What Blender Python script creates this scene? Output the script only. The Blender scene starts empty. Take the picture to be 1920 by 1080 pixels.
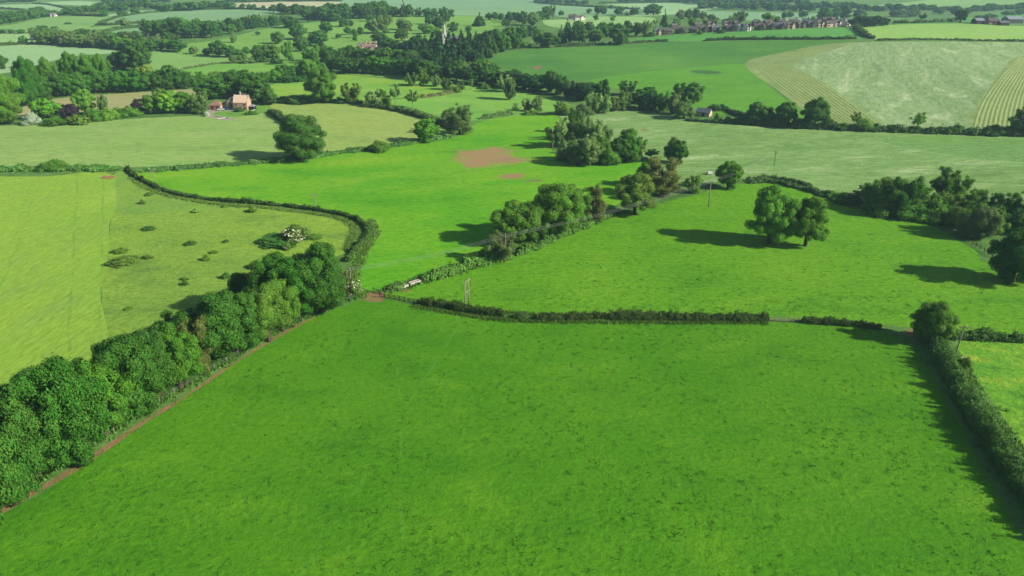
import bpy, math, random
import numpy as np
from mathutils import Vector
from mathutils.geometry import delaunay_2d_cdt

random.seed(7)
RNG = np.random.default_rng(11)
SC = bpy.context.scene
COL = SC.collection

# ------------------------------------------------------------------ camera, sky, sun, exposure
W0, H0, F = 1920.0, 1080.0, 1371.0          # survey pixels of the photograph and focal length in them
CAM_H = 78.0
PITCH = math.radians(23.64)
cam_data = bpy.data.cameras.new('camera')
cam_data.sensor_width = 36.0
cam_data.lens = 36.0 * F / W0
cam_data.clip_start = 1.0
cam_data.clip_end = 30000.0
cam = bpy.data.objects.new('camera', cam_data)
COL.objects.link(cam)
cam.location = (0, 0, CAM_H)
cam.rotation_euler = (math.pi / 2 - PITCH, 0, 0)
SC.camera = cam

SUN_EL, SUN_AZ = math.radians(29.0), math.radians(-18.0)      # azimuth of the sun counted from +X
sun_dir = Vector((math.cos(SUN_EL) * math.cos(SUN_AZ), math.cos(SUN_EL) * math.sin(SUN_AZ), math.sin(SUN_EL)))
world = bpy.data.worlds.new('World')
SC.world = world
world.use_nodes = True
wn, wl = world.node_tree.nodes, world.node_tree.links
wn.clear()
sky = wn.new('ShaderNodeTexSky'); sky.sky_type = 'NISHITA'; sky.sun_disc = False
sky.sun_elevation = SUN_EL
sky.sun_rotation = math.pi / 2 - SUN_AZ
sky.air_density = 1.0; sky.dust_density = 0.6
bg = wn.new('ShaderNodeBackground'); bg.inputs['Strength'].default_value = 0.062
wo = wn.new('ShaderNodeOutputWorld')
wl.new(sky.outputs[0], bg.inputs[0]); wl.new(bg.outputs[0], wo.inputs[0])
sd = bpy.data.lights.new('sun', 'SUN'); sd.energy = 4.9; sd.angle = math.radians(0.53); sd.color = (1.0, 0.93, 0.77)
so = bpy.data.objects.new('sun', sd); COL.objects.link(so)
so.rotation_euler = sun_dir.to_track_quat('Z', 'Y').to_euler()
so.location = (200, -100, 300)
vs = SC.view_settings
vs.view_transform = 'Standard'; vs.look = 'None'; vs.exposure = 1.2; vs.gamma = 1.0; vs.use_curve_mapping = False
SC.render.engine = 'CYCLES'
SC.cycles.use_denoising = True
SC.cycles.max_bounces = 6
SC.cycles.diffuse_bounces = 2
SC.cycles.glossy_bounces = 1
SC.cycles.transmission_bounces = 3
SC.cycles.transparent_max_bounces = 4
SC.cycles.volume_bounces = 1
SC.cycles.use_adaptive_sampling = False

# ------------------------------------------------------------------ land form and surveying
def sstep(a, b, v):
    t = np.clip((v - a) / (b - a), 0, 1)
    return t * t * (3 - 2 * t)

def hgt(x, y):
    """Height of the land."""
    x = np.asarray(x, float); y = np.asarray(y, float)
    r = np.hypot(x, y)
    h = 26.0 * np.exp(-(((x - 420) / 330) ** 2 + ((y - 800) / 250) ** 2))          # mown hill on the right
    h = h + 16.0 * np.exp(-(((x + 40) / 420) ** 2 + ((y - 1250) / 300) ** 2))      # parkland
    h = h + 10.0 * np.exp(-(((x + 620) / 300) ** 2 + ((y - 1250) / 350) ** 2))
    h = h + 120.0 * sstep(1400, 5200, r)
    h = h + 2.4 * np.exp(-(((x - 330) / 300) ** 2 + ((y - 700) / 230) ** 2)) * np.sin((x * .9 + y * .55) / 46)
    far = sstep(220, 700, r)
    h = h + far * (1.6 * np.sin(x / 93 + 1.3) * np.cos(y / 127 + .4) + 2.2 * np.sin(x / 260 + y / 330))
    h = h + 0.5 * np.sin(x / 41 + .7) * np.sin(y / 53 + 2.1) * sstep(60, 130, r)
    return h

def ss1(a, b, v):
    t = min(1.0, max(0.0, (v - a) / (b - a)))
    return t * t * (3 - 2 * t)
def hz(x, y):
    """The same land for a single point."""
    sn, cs, ex = math.sin, math.cos, math.exp
    r = math.hypot(x, y)
    h = 26.0 * ex(-(((x - 420) / 330) ** 2 + ((y - 800) / 250) ** 2)) + 16.0 * ex(-(((x + 40) / 420) ** 2 + ((y - 1250) / 300) ** 2))
    h += 10.0 * ex(-(((x + 620) / 300) ** 2 + ((y - 1250) / 350) ** 2)) + 120.0 * ss1(1400, 5200, r)
    h += 2.4 * ex(-(((x - 330) / 300) ** 2 + ((y - 700) / 230) ** 2)) * sn((x * .9 + y * .55) / 46)
    h += ss1(220, 700, r) * (1.6 * sn(x / 93 + 1.3) * cs(y / 127 + .4) + 2.2 * sn(x / 260 + y / 330))
    return h + 0.5 * sn(x / 41 + .7) * sn(y / 53 + 2.1) * ss1(60, 130, r)

CP, SP = math.cos(PITCH), math.sin(PITCH)
def G(px, py):
    """Point of the land seen at a survey pixel of the photograph."""
    dx, dz = (px - W0 / 2) / F, -(py - H0 / 2) / F
    dy, dv = CP + dz * SP, -SP + dz * CP
    t, last = 20.0, 0.0
    while t < 9000:
        gap = CAM_H + dv * t - hz(dx * t, dy * t)
        if gap < 0: break
        last = t; t += max(.5, .4 * gap / max(.02, -dv))
    lo, hi = last, t
    for _ in range(22):
        m = (lo + hi) / 2
        if CAM_H + dv * m < hz(dx * m, dy * m): hi = m
        else: lo = m
    return np.array([dx * hi, dy * hi, hz(dx * hi, dy * hi)])

def proj(p):
    qx, qy, qz = float(p[0]), float(p[1]), float(p[2]) - CAM_H
    fy = qy * CP - qz * SP
    return (W0 / 2 + F * qx / fy, H0 / 2 - F * (qy * SP + qz * CP) / fy)

def depth(p):
    return p[1] * CP - (p[2] - CAM_H) * SP

def tall(p, hpx):
    """Metres of height that reach hpx survey pixels above point p."""
    y0 = proj(p)[1]; lo, hi = 0.0, 80.0
    for _ in range(30):
        m = (lo + hi) / 2
        if y0 - proj((p[0], p[1], p[2] + m))[1] < hpx: lo = m
        else: hi = m
    return lo

# ------------------------------------------------------------------ materials
def lin(c):
    return tuple(((v / 255) / 12.92 if v / 255 <= 0.04045 else ((v / 255 + 0.055) / 1.055) ** 2.4) for v in c)
K_ALB = 0.50
def alb(c, k=K_ALB):
    return tuple(v * k for v in lin(c)) + (1.0,)

MATS = {}
def new_mat(name):
    m = bpy.data.materials.new(name); m.use_nodes = True
    n, l = m.node_tree.nodes, m.node_tree.links
    n.clear()
    out = n.new('ShaderNodeOutputMaterial')
    b = n.new('ShaderNodeBsdfPrincipled')
    b.inputs['Roughness'].default_value = 0.9
    b.inputs['Specular IOR Level'].default_value = 0.12
    l.new(b.outputs[0], out.inputs[0])
    MATS[name] = m
    return m, n, l, b, out

def node(n, t, **kw):
    a = n.new(t)
    for k, v in kw.items(): setattr(a, k, v)
    return a
def mixc(n, l, fac, a, b, blend='MIX'):
    m = n.new('ShaderNodeMix'); m.data_type = 'RGBA'; m.blend_type = blend
    for sock, v in ((m.inputs[0], fac), (m.inputs[6], a), (m.inputs[7], b)):
        if isinstance(v, (int, float, tuple)): sock.default_value = v
        else: l.new(v, sock)
    return m.outputs[2]
def math_(n, l, op, a, b=None, c=None, clamp=False):
    m = n.new('ShaderNodeMath'); m.operation = op; m.use_clamp = clamp
    for i, v in enumerate((a, b, c)):
        if v is None: continue
        if isinstance(v, (int, float)): m.inputs[i].default_value = v
        else: l.new(v, m.inputs[i])
    return m.outputs[0]
def ramp(n, l, v, lo, hi, inter='SMOOTHSTEP'):
    m = n.new('ShaderNodeMapRange'); m.interpolation_type = inter
    l.new(v, m.inputs[0]); m.inputs[1].default_value = lo; m.inputs[2].default_value = hi
    return m.outputs[0]
def noise(n, l, vec, scale, detail=3, rough=0.55, dist=0.0):
    t = n.new('ShaderNodeTexNoise'); t.inputs['Scale'].default_value = scale
    t.inputs['Detail'].default_value = detail; t.inputs['Roughness'].default_value = rough
    t.inputs['Distortion'].default_value = dist
    l.new(vec, t.inputs['Vector']); return t.outputs['Fac']

def grass_mat(name, base, alt, dark=None, big=0.018, mid=0.11, fine=1.3, streak=None, light=None, light_amt=0.5,
              tracks=None, spots=None, tracklines=None, bump=0.35, dark_amt=0.6, coarse=0.0, con=.62):
    """Pasture or crop: patches of several sizes, tufts, wheel tracks, bare earth where cattle tread."""
    m, n, l, b, out = new_mat(name)
    geo = n.new('ShaderNodeNewGeometry'); pos = geo.outputs['Position']
    flat = node(n, 'ShaderNodeVectorMath', operation='MULTIPLY'); l.new(pos, flat.inputs[0]); flat.inputs[1].default_value = (1, 1, 0)
    vec = flat.outputs[0]
    if streak is not None:
        mp = n.new('ShaderNodeMapping'); mp.vector_type = 'TEXTURE'
        mp.inputs['Rotation'].default_value = (0, 0, math.radians(streak[0])); mp.inputs['Scale'].default_value = (streak[1], 1, 1)
        l.new(vec, mp.inputs[0]); svec = mp.outputs[0]
    else: svec = vec
    n1 = noise(n, l, vec, big, 4, 0.6); n2 = noise(n, l, svec, mid, 4, 0.62, 0.1); n3 = noise(n, l, svec, fine, 4, 0.7)
    n4 = noise(n, l, vec, 5.5, 2, 0.6)
    c = mixc(n, l, ramp(n, l, n1, .36, .64), alb(base), alb(alt))
    dk = dark or tuple(v * 0.72 for v in base)
    c = mixc(n, l, math_(n, l, 'MULTIPLY', ramp(n, l, n2, .5, .72), dark_amt), c, alb(dk))
    lt = light or tuple(min(255, v * 1.14 + 6) for v in alt)
    c = mixc(n, l, math_(n, l, 'MULTIPLY', ramp(n, l, n2, .48, .28), light_amt), c, alb(lt))
    # tufts and blades
    v3 = ramp(n, l, n3, .25, .75, 'LINEAR'); v4 = ramp(n, l, n4, .2, .8, 'LINEAR')
    val = math_(n, l, 'ADD', math_(n, l, 'MULTIPLY', v3, .62), math_(n, l, 'MULTIPLY', v4, .38))
    g = math_(n, l, 'ADD', math_(n, l, 'MULTIPLY', val, con), 1 - con * .5)
    gc = n.new('ShaderNodeCombineColor'); 
    for i in range(3): l.new(g, gc.inputs[i])
    c = mixc(n, l, 1.0, c, gc.outputs[0], 'MULTIPLY')
    # sparse dark tussocks
    n5 = noise(n, l, vec, 0.75, 3, 0.6, 0.0)
    n6 = noise(n, l, vec, 0.03, 2)
    tus = math_(n, l, 'MULTIPLY', ramp(n, l, n5, .62, .71), ramp(n, l, n6, .36, .58))
    c = mixc(n, l, math_(n, l, 'MULTIPLY', tus, .75), c, alb(tuple(v * .62 for v in base)))
    sep = n.new('ShaderNodeSeparateXYZ'); l.new(pos, sep.inputs[0])
    X, Y = sep.outputs[0], sep.outputs[1]
    for (p0, p1, wdt, colr, amt) in (tracklines or ()):
        dx, dy = p1[0] - p0[0], p1[1] - p0[1]; L = math.hypot(dx, dy); nx, ny = -dy / L, dx / L
        d = math_(n, l, 'ADD', math_(n, l, 'MULTIPLY', X, nx), math_(n, l, 'MULTIPLY', Y, ny))
        d = math_(n, l, 'ADD', d, -(p0[0] * nx + p0[1] * ny))
        wob = math_(n, l, 'MULTIPLY', math_(n, l, 'SUBTRACT', noise(n, l, vec, .06, 2), .5), 2.0)
        d = math_(n, l, 'ABSOLUTE', math_(n, l, 'ADD', d, wob))
        fac = math_(n, l, 'MULTIPLY', ramp(n, l, d, wdt, wdt * .3), ramp(n, l, noise(n, l, vec, .09, 3), .38, .6))
        c = mixc(n, l, math_(n, l, 'MULTIPLY', fac, amt), c, alb(colr))
    if tracks:                                                         # regular wheelings or rows: angle, spacing, amount
        ang, sp, amt, colr = tracks
        ca, sa = math.cos(math.radians(ang)), math.sin(math.radians(ang))
        d = math_(n, l, 'ADD', math_(n, l, 'MULTIPLY', X, ca / sp), math_(n, l, 'MULTIPLY', Y, sa / sp))
        d = math_(n, l, 'ADD', d, math_(n, l, 'MULTIPLY', noise(n, l, vec, .02, 2), .8))
        d = math_(n, l, 'FRACT', d)
        d = math_(n, l, 'ABSOLUTE', math_(n, l, 'SUBTRACT', d, .5))
        fac = math_(n, l, 'MULTIPLY', ramp(n, l, d, .10, .02), ramp(n, l, n2, .35, .6))
        c = mixc(n, l, math_(n, l, 'MULTIPLY', fac, amt), c, alb(colr))
    for (px, py, rx, ry, colr) in (spots or ()):                       # worn earth, ragged outline
        p = G(px, py); e = G(px + rx, py); e2 = G(px, py - ry)
        sx, sy = abs(e[0] - p[0]), abs(e2[1] - p[1])
        ux = math_(n, l, 'MULTIPLY', math_(n, l, 'ADD', X, -p[0]), 1 / sx); uy = math_(n, l, 'MULTIPLY', math_(n, l, 'ADD', Y, -p[1]), 1 / sy)
        dd = math_(n, l, 'ADD', math_(n, l, 'POWER', ux, 2.0), math_(n, l, 'POWER', uy, 2.0))
        dd = math_(n, l, 'ADD', math_(n, l, 'SQRT', dd), math_(n, l, 'MULTIPLY', math_(n, l, 'SUBTRACT', noise(n, l, vec, .07, 8, .66), .5), 2.4))
        c = mixc(n, l, math_(n, l, 'MULTIPLY', ramp(n, l, dd, 1.15, .5), ramp(n, l, n3, .2, .55)), c, alb(colr))
    l.new(c, b.inputs['Base Color'])
    b.inputs['Roughness'].default_value = 1.0
    b.inputs['Specular IOR Level'].default_value = 0.05
    hsum = math_(n, l, 'ADD', math_(n, l, 'MULTIPLY', n3, .5), math_(n, l, 'MULTIPLY', n4, .16))
    hsum = math_(n, l, 'ADD', hsum, math_(n, l, 'MULTIPLY', n5, .35 + coarse))
    bp = n.new('ShaderNodeBump'); bp.inputs['Strength'].default_value = bump; bp.inputs['Distance'].default_value = 1.0
    l.new(hsum, bp.inputs['Height']); l.new(bp.outputs[0], b.inputs['Normal'])
    return m

def plain_mat(name, rgb, rough=0.8, var=0.25, scale=1.5, spec=0.2, metal=0.0, linear=False):
    m, n, l, b, out = new_mat(name)
    tc = n.new('ShaderNodeTexCoord')
    nz = noise(n, l, tc.outputs['Object'], scale, 4, .65)
    base = rgb + (1,) if linear else alb(rgb, .52)
    c = mixc(n, l, ramp(n, l, nz, .3, .7), tuple(v * (1 - var) for v in base[:3]) + (1,), tuple(min(1, v * (1 + var)) for v in base[:3]) + (1,))
    l.new(c, b.inputs['Base Color']); b.inputs['Roughness'].default_value = rough
    b.inputs['Specular IOR Level'].default_value = spec; b.inputs['Metallic'].default_value = metal
    bp = n.new('ShaderNodeBump'); bp.inputs['Strength'].default_value = .25; bp.inputs['Distance'].default_value = .05
    l.new(nz, bp.inputs['Height']); l.new(bp.outputs[0], b.inputs['Normal'])
    return m

def leaf_mat(name, spread=0.5, trans=0.27):
    """Foliage: the colour of each tree comes from the object's own colour, varied leaf by leaf and bough by bough."""
    m, n, l, b, out = new_mat(name)
    oi = n.new('ShaderNodeObjectInfo'); geo = n.new('ShaderNodeNewGeometry'); tc = n.new('ShaderNodeTexCoord')
    ri = geo.outputs['Random Per Island']
    f = math_(n, l, 'ADD', math_(n, l, 'MULTIPLY', ri, spread), 1 - spread * .5)
    nz = noise(n, l, tc.outputs['Object'], .42, 2)
    f2 = math_(n, l, 'ADD', math_(n, l, 'MULTIPLY', nz, .7), .65)
    f = math_(n, l, 'MULTIPLY', f, f2)
    nw = noise(n, l, geo.outputs['Position'], .035, 1)
    f = math_(n, l, 'MULTIPLY', f, math_(n, l, 'ADD', math_(n, l, 'MULTIPLY', nw, .5), .75))
    cc = n.new('ShaderNodeCombineColor')
    for i in range(3): l.new(f, cc.inputs[i])
    c = mixc(n, l, 1.0, oi.outputs['Color'], cc.outputs[0], 'MULTIPLY')
    hs = n.new('ShaderNodeHueSaturation'); l.new(c, hs.inputs['Color'])
    l.new(math_(n, l, 'ADD', math_(n, l, 'MULTIPLY', math_(n, l, 'FRACT', math_(n, l, 'MULTIPLY', ri, 7.31)), .05), .475), hs.inputs['Hue'])
    l.new(hs.outputs[0], b.inputs['Base Color'])
    b.inputs['Roughness'].default_value = .75; b.inputs['Specular IOR Level'].default_value = .08
    tr = n.new('ShaderNodeBsdfTranslucent'); l.new(hs.outputs[0], tr.inputs[0])
    mx = n.new('ShaderNodeMixShader'); mx.inputs[0].default_value = trans
    l.new(b.outputs[0], mx.inputs[1]); l.new(tr.outputs[0], mx.inputs[2]); l.new(mx.outputs[0], out.inputs[0])
    return m

LEAF = leaf_mat('leaves')
BARK = plain_mat('bark', (88, 76, 62), .95, .35, 2.0)
PALE_BARK = plain_mat('pale_bark', (150, 145, 128), .95, .3, 2.0)
WOOD = plain_mat('weathered_wood', (150, 142, 126), .9, .3, 3.0)
DARK_WOOD = plain_mat('dark_wood', (74, 66, 52), .9, .3, 3.0)
WIRE = plain_mat('wire', (150, 155, 150), .4, .05, 1.0, .5)
BLOSSOM = plain_mat('blossom', (206, 212, 172), .8, .12, 2.0)
GORSE = plain_mat('yellow_flowers', (214, 196, 40), .8, .2, 2.0)

# ------------------------------------------------------------------ scene helpers
def mesh_from(name, verts, faces, mats=(), mat_idx=None, smooth=False):
    me = bpy.data.meshes.new(name)
    verts = np.asarray(verts, np.float32)
    if isinstance(faces, np.ndarray):
        k = faces.shape[1]; nf = faces.shape[0]
        me.vertices.add(len(verts)); me.vertices.foreach_set('co', verts.ravel())
        me.loops.add(nf * k); me.loops.foreach_set('vertex_index', faces.astype(np.int32).ravel())
        me.polygons.add(nf); me.polygons.foreach_set('loop_start', np.arange(0, nf * k, k, dtype=np.int32))
    else:
        me.from_pydata([tuple(map(float, v)) for v in verts], [], faces)
    for m in mats: me.materials.append(m)
    if mat_idx is not None: me.polygons.foreach_set('material_index', np.asarray(mat_idx, np.int32))
    me.update(calc_edges=True)
    me.validate()
    if smooth: me.shade_smooth()
    return me

def link(name, data, parent=None):
    o = bpy.data.objects.new(name, data); COL.objects.link(o)
    if parent is not None: o.parent = parent
    return o
def tag(o, label=None, cat=None, group=None, kind=None):
    if label: o['label'] = label
    if cat: o['category'] = cat
    if group: o['group'] = group
    if kind: o['kind'] = kind
    return o

class MB:
    """Collects boxes, tubes and polygons into one mesh."""
    def __init__(s): s.v = []; s.f = []
    def add(s, v, f):
        o = len(s.v); s.v += [tuple(map(float, p)) for p in v]; s.f += [tuple(i + o for i in q) for q in f]
    def box(s, x0, x1, y0, y1, z0, z1):
        s.add([(x0, y0, z0), (x1, y0, z0), (x1, y1, z0), (x0, y1, z0), (x0, y0, z1), (x1, y0, z1), (x1, y1, z1), (x0, y1, z1)],
              [(0, 3, 2, 1), (4, 5, 6, 7), (0, 1, 5, 4), (1, 2, 6, 5), (2, 3, 7, 6), (3, 0, 4, 7)])
    def tube(s, path, radii, n=6, cap=True):
        path = [Vector(p) for p in path]; vs_ = []; m = len(path)
        if isinstance(radii, (int, float)): radii = [radii] * m
        for i, p in enumerate(path):
            d = (path[min(i + 1, m - 1)] - path[max(i - 1, 0)]).normalized()
            a = d.cross(Vector((0, 0, 1)) if abs(d.z) < .9 else Vector((1, 0, 0))).normalized(); b_ = d.cross(a)
            for k in range(n):
                t = 2 * math.pi * k / n
                vs_.append(p + (a * math.cos(t) + b_ * math.sin(t)) * radii[i])
        fs = []
        for i in range(m - 1):
            for k in range(n):
                fs.append((i * n + k, i * n + (k + 1) % n, (i + 1) * n + (k + 1) % n, (i + 1) * n + k))
        if cap: fs += [tuple(range(n))[::-1], tuple(range((m - 1) * n, m * n))]
        s.add(vs_, fs)
    def beam(s, a, b, w, t):
        """Square-sectioned bar from a to b."""
        s.tube([a, b], [w * .7071, t * .7071], 4)
    def prism(s, poly, d0, d1, axis='y'):
        """Polygon in the XZ plane pushed along Y (or YZ along X)."""
        k = len(poly)
        f = (lambda p, d: (p[0], d, p[1])) if axis == 'y' else (lambda p, d: (d, p[0], p[1]))
        s.add([f(p, d0) for p in poly] + [f(p, d1) for p in poly],
              [tuple(range(k)), tuple(range(2 * k - 1, k - 1, -1))] + [(i, i + k, (i + 1) % k + k, (i + 1) % k) for i in range(k)])
    def build(s, name, mat, parent=None, smooth=False):
        me = mesh_from(name, s.v, s.f, (mat,), smooth=smooth)
        import bmesh
        bm = bmesh.new(); bm.from_mesh(me); bmesh.ops.recalc_face_normals(bm, faces=bm.faces); bm.to_mesh(me); bm.free()
        return link(name, me, parent)

def smooth_px(pts, closed=False, sub=6):
    """Catmull-Rom through survey pixels, then onto the land."""
    P = [np.array(p, float) for p in pts]; n = len(P); out = []
    rng = range(n) if closed else range(n - 1)
    for i in rng:
        p0 = P[(i - 1) % n] if closed else P[max(i - 1, 0)]
        p1, p2 = P[i], P[(i + 1) % n]
        p3 = P[(i + 2) % n] if closed else P[min(i + 2, n - 1)]
        for k in range(sub):
            t = k / sub
            out.append(.5 * ((2 * p1) + (-p0 + p2) * t + (2 * p0 - 5 * p1 + 4 * p2 - p3) * t * t + (-p0 + 3 * p1 - 3 * p2 + p3) * t ** 3))
    if not closed: out.append(P[-1])
    return out
def path3(pts, sub=6):
    return [G(x, y) for x, y in smooth_px(pts, False, sub)]
def straight(pts, sub=8):
    out = []
    for i in range(len(pts) - 1):
        for k in range(sub):
            t = k / sub; out.append((pts[i][0] * (1 - t) + pts[i + 1][0] * t, pts[i][1] * (1 - t) + pts[i + 1][1] * t))
    out.append(pts[-1]); return out
def resample(P, step):
    P = np.asarray(P); d = np.r_[0, np.cumsum(np.linalg.norm(np.diff(P, axis=0), axis=1))]
    n = max(2, int(d[-1] / step) + 1); s = np.linspace(0, d[-1], n)
    return np.stack([np.interp(s, d, P[:, i]) for i in range(3)], 1), d[-1]

# ------------------------------------------------------------------ the fields
EARTH = (150, 118, 84)
FIELDS = []      # (name, polygon in survey pixels, material, closed-smooth)
def field(name, pts, mat, sm=4): FIELDS.append((name, pts, mat, sm))

g_near = G(745, 620); g_near2 = G(756, 1080)
M_ROUGH = grass_mat('rough_verge', (92, 136, 64), (112, 152, 74), mid=.2, bump=.6)
M_NEAR = grass_mat('near_pasture', (80, 147, 24), (92, 154, 28), dark=(66, 130, 26), light=(110, 166, 36), big=.022, mid=.09, fine=1.1, streak=(0, 1.6),
                   tracklines=[(g_near, g_near2, .45, (104, 164, 54), .4), (G(590, 1040), G(640, 960), .5, (96, 160, 56), .5)], bump=.6, light_amt=.6, dark_amt=.6, con=.68)
M_MID = grass_mat('mid_pasture', (100, 164, 32), (110, 170, 36), dark=(84, 148, 32), light=(128, 178, 48), big=.016, mid=.08, fine=.9, streak=(5, 2.2), bump=.7, con=1.0, dark_amt=.85)
M_CENT = grass_mat('central_pasture', (98, 174, 32), (124, 184, 42), dark=(82, 160, 34), light=(152, 192, 54), big=.012, mid=.06, fine=.8, streak=(8, 2.2), con=1.0, dark_amt=.85,
                   spots=[(910, 296, 60, 20, (178, 144, 108)), (956, 300, 48, 7, (170, 142, 106)), (960, 330, 32, 6, (172, 138, 100)), (1000, 338, 20, 4, (128, 142, 84))],
                   tracklines=[(G(300, 392), G(640, 352), .5, (70, 158, 50), .5), (G(520, 372), G(720, 340), .5, (72, 160, 52), .5)])
M_LEFT = grass_mat('mown_left', (152, 190, 68), (142, 186, 66), dark=(138, 172, 84), light=(168, 200, 80), big=.014, mid=.05, fine=.8, streak=(86, 3), con=.85,
                   tracklines=[(G(140, 430), G(128, 650), .5, (112, 164, 66), .6), (G(192, 430), G(188, 650), .5, (114, 166, 66), .6), (G(60, 380), G(-60, 700), .6, (112, 172, 60), .5)])
M_RGH = grass_mat('rough_left', (146, 184, 66), (132, 172, 68), dark=(106, 148, 66), light=(160, 194, 76), big=.02, mid=.07, fine=.7, streak=(0, 2), bump=.8, dark_amt=.8, con=.85)
M_RGH2 = grass_mat('rough_top', (130, 172, 72), (138, 178, 70), dark=(110, 152, 70), light=(150, 186, 80), big=.03, mid=.1, fine=.7, bump=.5)
M_HAY = grass_mat('hay_meadow', (156, 190, 104), (146, 186, 96), dark=(126, 166, 84), light=(180, 198, 122), big=.012, mid=.045, fine=.5, streak=(0, 3.5), bump=.8, con=.9)
M_HAY2 = grass_mat('hay_meadow_pale', (158, 188, 100), (164, 188, 94), dark=(130, 168, 88), light=(178, 196, 116), big=.014, mid=.06, fine=.5, streak=(-25, 3), bump=.8, con=.9)
M_STUB = grass_mat('stubble', (176, 176, 124), (164, 172, 108), dark=(150, 160, 100), light=(188, 186, 136), big=.01, mid=.04, fine=.5, streak=(0, 4))
M_YEL = grass_mat('buttercup_meadow', (152, 192, 72), (128, 184, 72), dark=(112, 168, 70), light=(184, 202, 74), big=.016, mid=.04, fine=.5, streak=(0, 2))
M_VAL = grass_mat('valley_meadow', (122, 182, 76), (136, 188, 78), dark=(98, 160, 72), light=(150, 194, 84), big=.014, mid=.05, fine=.5, streak=(5, 2))
M_PALE = grass_mat('pale_meadow', (128, 168, 90), (141, 180, 106), dark=(102, 146, 70), light=(184, 208, 148), big=.014, mid=.07, fine=.42, streak=(8, 3.2), bump=.9, light_amt=.9, con=1.15,
                   spots=[(1208, 244, 9, 3, (150, 140, 90))])
M_PALE2 = grass_mat('olive_meadow', (128, 172, 74), (122, 168, 92), dark=(110, 152, 62), light=(150, 186, 110), big=.014, mid=.05, fine=.42, streak=(8, 3.2), bump=.8, con=1.0)
M_HILL = grass_mat('hill_pasture', (86, 144, 60), (98, 152, 62), dark=(72, 128, 54), light=(124, 170, 72), big=.009, mid=.025, fine=.4, streak=(0, 2),
                   spots=[(1008, 127, 10, 4, (150, 128, 96))])
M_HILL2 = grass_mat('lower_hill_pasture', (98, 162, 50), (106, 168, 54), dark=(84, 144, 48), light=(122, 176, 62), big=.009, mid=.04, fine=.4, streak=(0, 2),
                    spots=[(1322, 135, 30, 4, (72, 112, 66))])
M_CUT = grass_mat('mown_hay', (143, 174, 112), (156, 185, 124), dark=(118, 152, 94), light=(194, 211, 160), big=.008, mid=.06, fine=.32, streak=(62, 3.0), bump=1.0, light_amt=1.0, con=1.1,
                  tracks=(-14, 26.0, .35, (186, 208, 166)))
M_SWATH = grass_mat('swath_ground', (136, 162, 96), (150, 172, 102), dark=(114, 142, 84), light=(170, 184, 122), big=.01, mid=.06, fine=.5)
M_ROW = grass_mat('cut_swath', (164, 184, 112), (154, 176, 106), dark=(132, 156, 92), light=(178, 192, 128), big=.02, mid=.2, fine=.9, bump=.8)
M_TOP = grass_mat('young_crop', (96, 166, 72), (102, 170, 76), dark=(88, 156, 70), light=(112, 176, 82), big=.006, mid=.02, fine=.3)
M_TOPY = grass_mat('yellow_crop', (146, 192, 92), (156, 198, 100), dark=(128, 178, 86), light=(178, 202, 112), big=.006, mid=.02, fine=.3, streak=(80, 2))
M_PARK = grass_mat('parkland', (124, 174, 76), (134, 182, 80), dark=(112, 162, 72), light=(146, 190, 90), big=.006, mid=.02, fine=.3)
M_FARA = grass_mat('far_pale_crop', (156, 196, 134), (162, 200, 140), dark=(144, 186, 126), light=(168, 204, 146), big=.004, mid=.01, fine=.2)
M_FARB = grass_mat('far_yellow_crop', (164, 200, 126), (150, 196, 116), dark=(138, 184, 110), light=(176, 206, 134), big=.004, mid=.012, fine=.2)
M_FARC = grass_mat('far_green', (134, 180, 96), (142, 186, 98), dark=(108, 168, 100), light=(140, 192, 112), big=.004, mid=.012, fine=.2)
M_FARD = grass_mat('far_haze_tinted_crop', (130, 174, 122), (138, 180, 126), dark=(120, 166, 116), light=(144, 186, 132), big=.003, mid=.01, fine=.2)  # slight teal cast of distant haze is put into this crop's colour
M_FART = grass_mat('far_ripe_crop', (206, 200, 156), (198, 196, 150), dark=(190, 190, 144), light=(212, 206, 166), big=.004, mid=.01, fine=.2)
M_CORN = grass_mat('corner_meadow', (108, 176, 48), (128, 184, 56), dark=(84, 150, 46), light=(178, 198, 66), big=.05, mid=.2, fine=1.0, streak=(-30, 2), bump=.9, con=.9, dark_amt=.85, light_amt=.85)
M_LAWN = grass_mat('garden_lawn', (116, 166, 70), (122, 172, 74), big=.03, mid=.1, fine=1.0, bump=.3)
M_DIRT = grass_mat('trodden_earth', (168, 132, 98), (136, 138, 78), dark=(138, 114, 82), light=(184, 152, 116), big=.2, mid=.5, fine=2.5, bump=.8)
M_GRAVEL = grass_mat('gravel_yard', (184, 172, 150), (170, 160, 140), dark=(140, 136, 120), light=(200, 190, 170), big=.1, mid=.4, fine=2.0)

# far country first, near fields last: later ones lie over earlier ones
field('far_field', [(-400, 130), (0, 87), (100, 86), (215, 95), (210, 100), (140, 105), (60, 124), (0, 138), (-400, 175)], M_FARA)
field('far_field', [(-300, 63), (0, 63), (62, 63), (76, 80), (0, 84), (-300, 84)], M_FARB)
field('far_field', [(-200, 60), (0, 49), (90, 32), (200, 31), (222, 32), (180, 45), (140, 62), (50, 60), (0, 54)], M_FARC)
field('far_field', [(188, 45), (222, 33), (300, 23), (420, 18), (510, 20), (520, 26), (470, 31), (400, 40), (330, 46), (260, 46)], M_FARD)
field('far_field', [(-200, 14), (0, 9), (90, 9), (142, 19), (110, 23), (60, 20), (0, 16), (-200, 30)], M_FARA)
field('far_field', [(60, 6), (150, 2), (262, 10), (220, 12), (120, 9)], M_FARA)
field('far_field', [(168, 52), (232, 47), (226, 53), (145, 63)], M_FARC)
field('far_field', [(190, 63), (235, 55), (290, 51), (280, 62), (230, 68)], M_FARD)
field('far_field', [(205, 27), (300, 17), (306, 21), (225, 31)], M_FARA)
field('far_field', [(440, 6), (620, 3), (640, 8), (640, 13), (450, 17)], M_FART)
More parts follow.
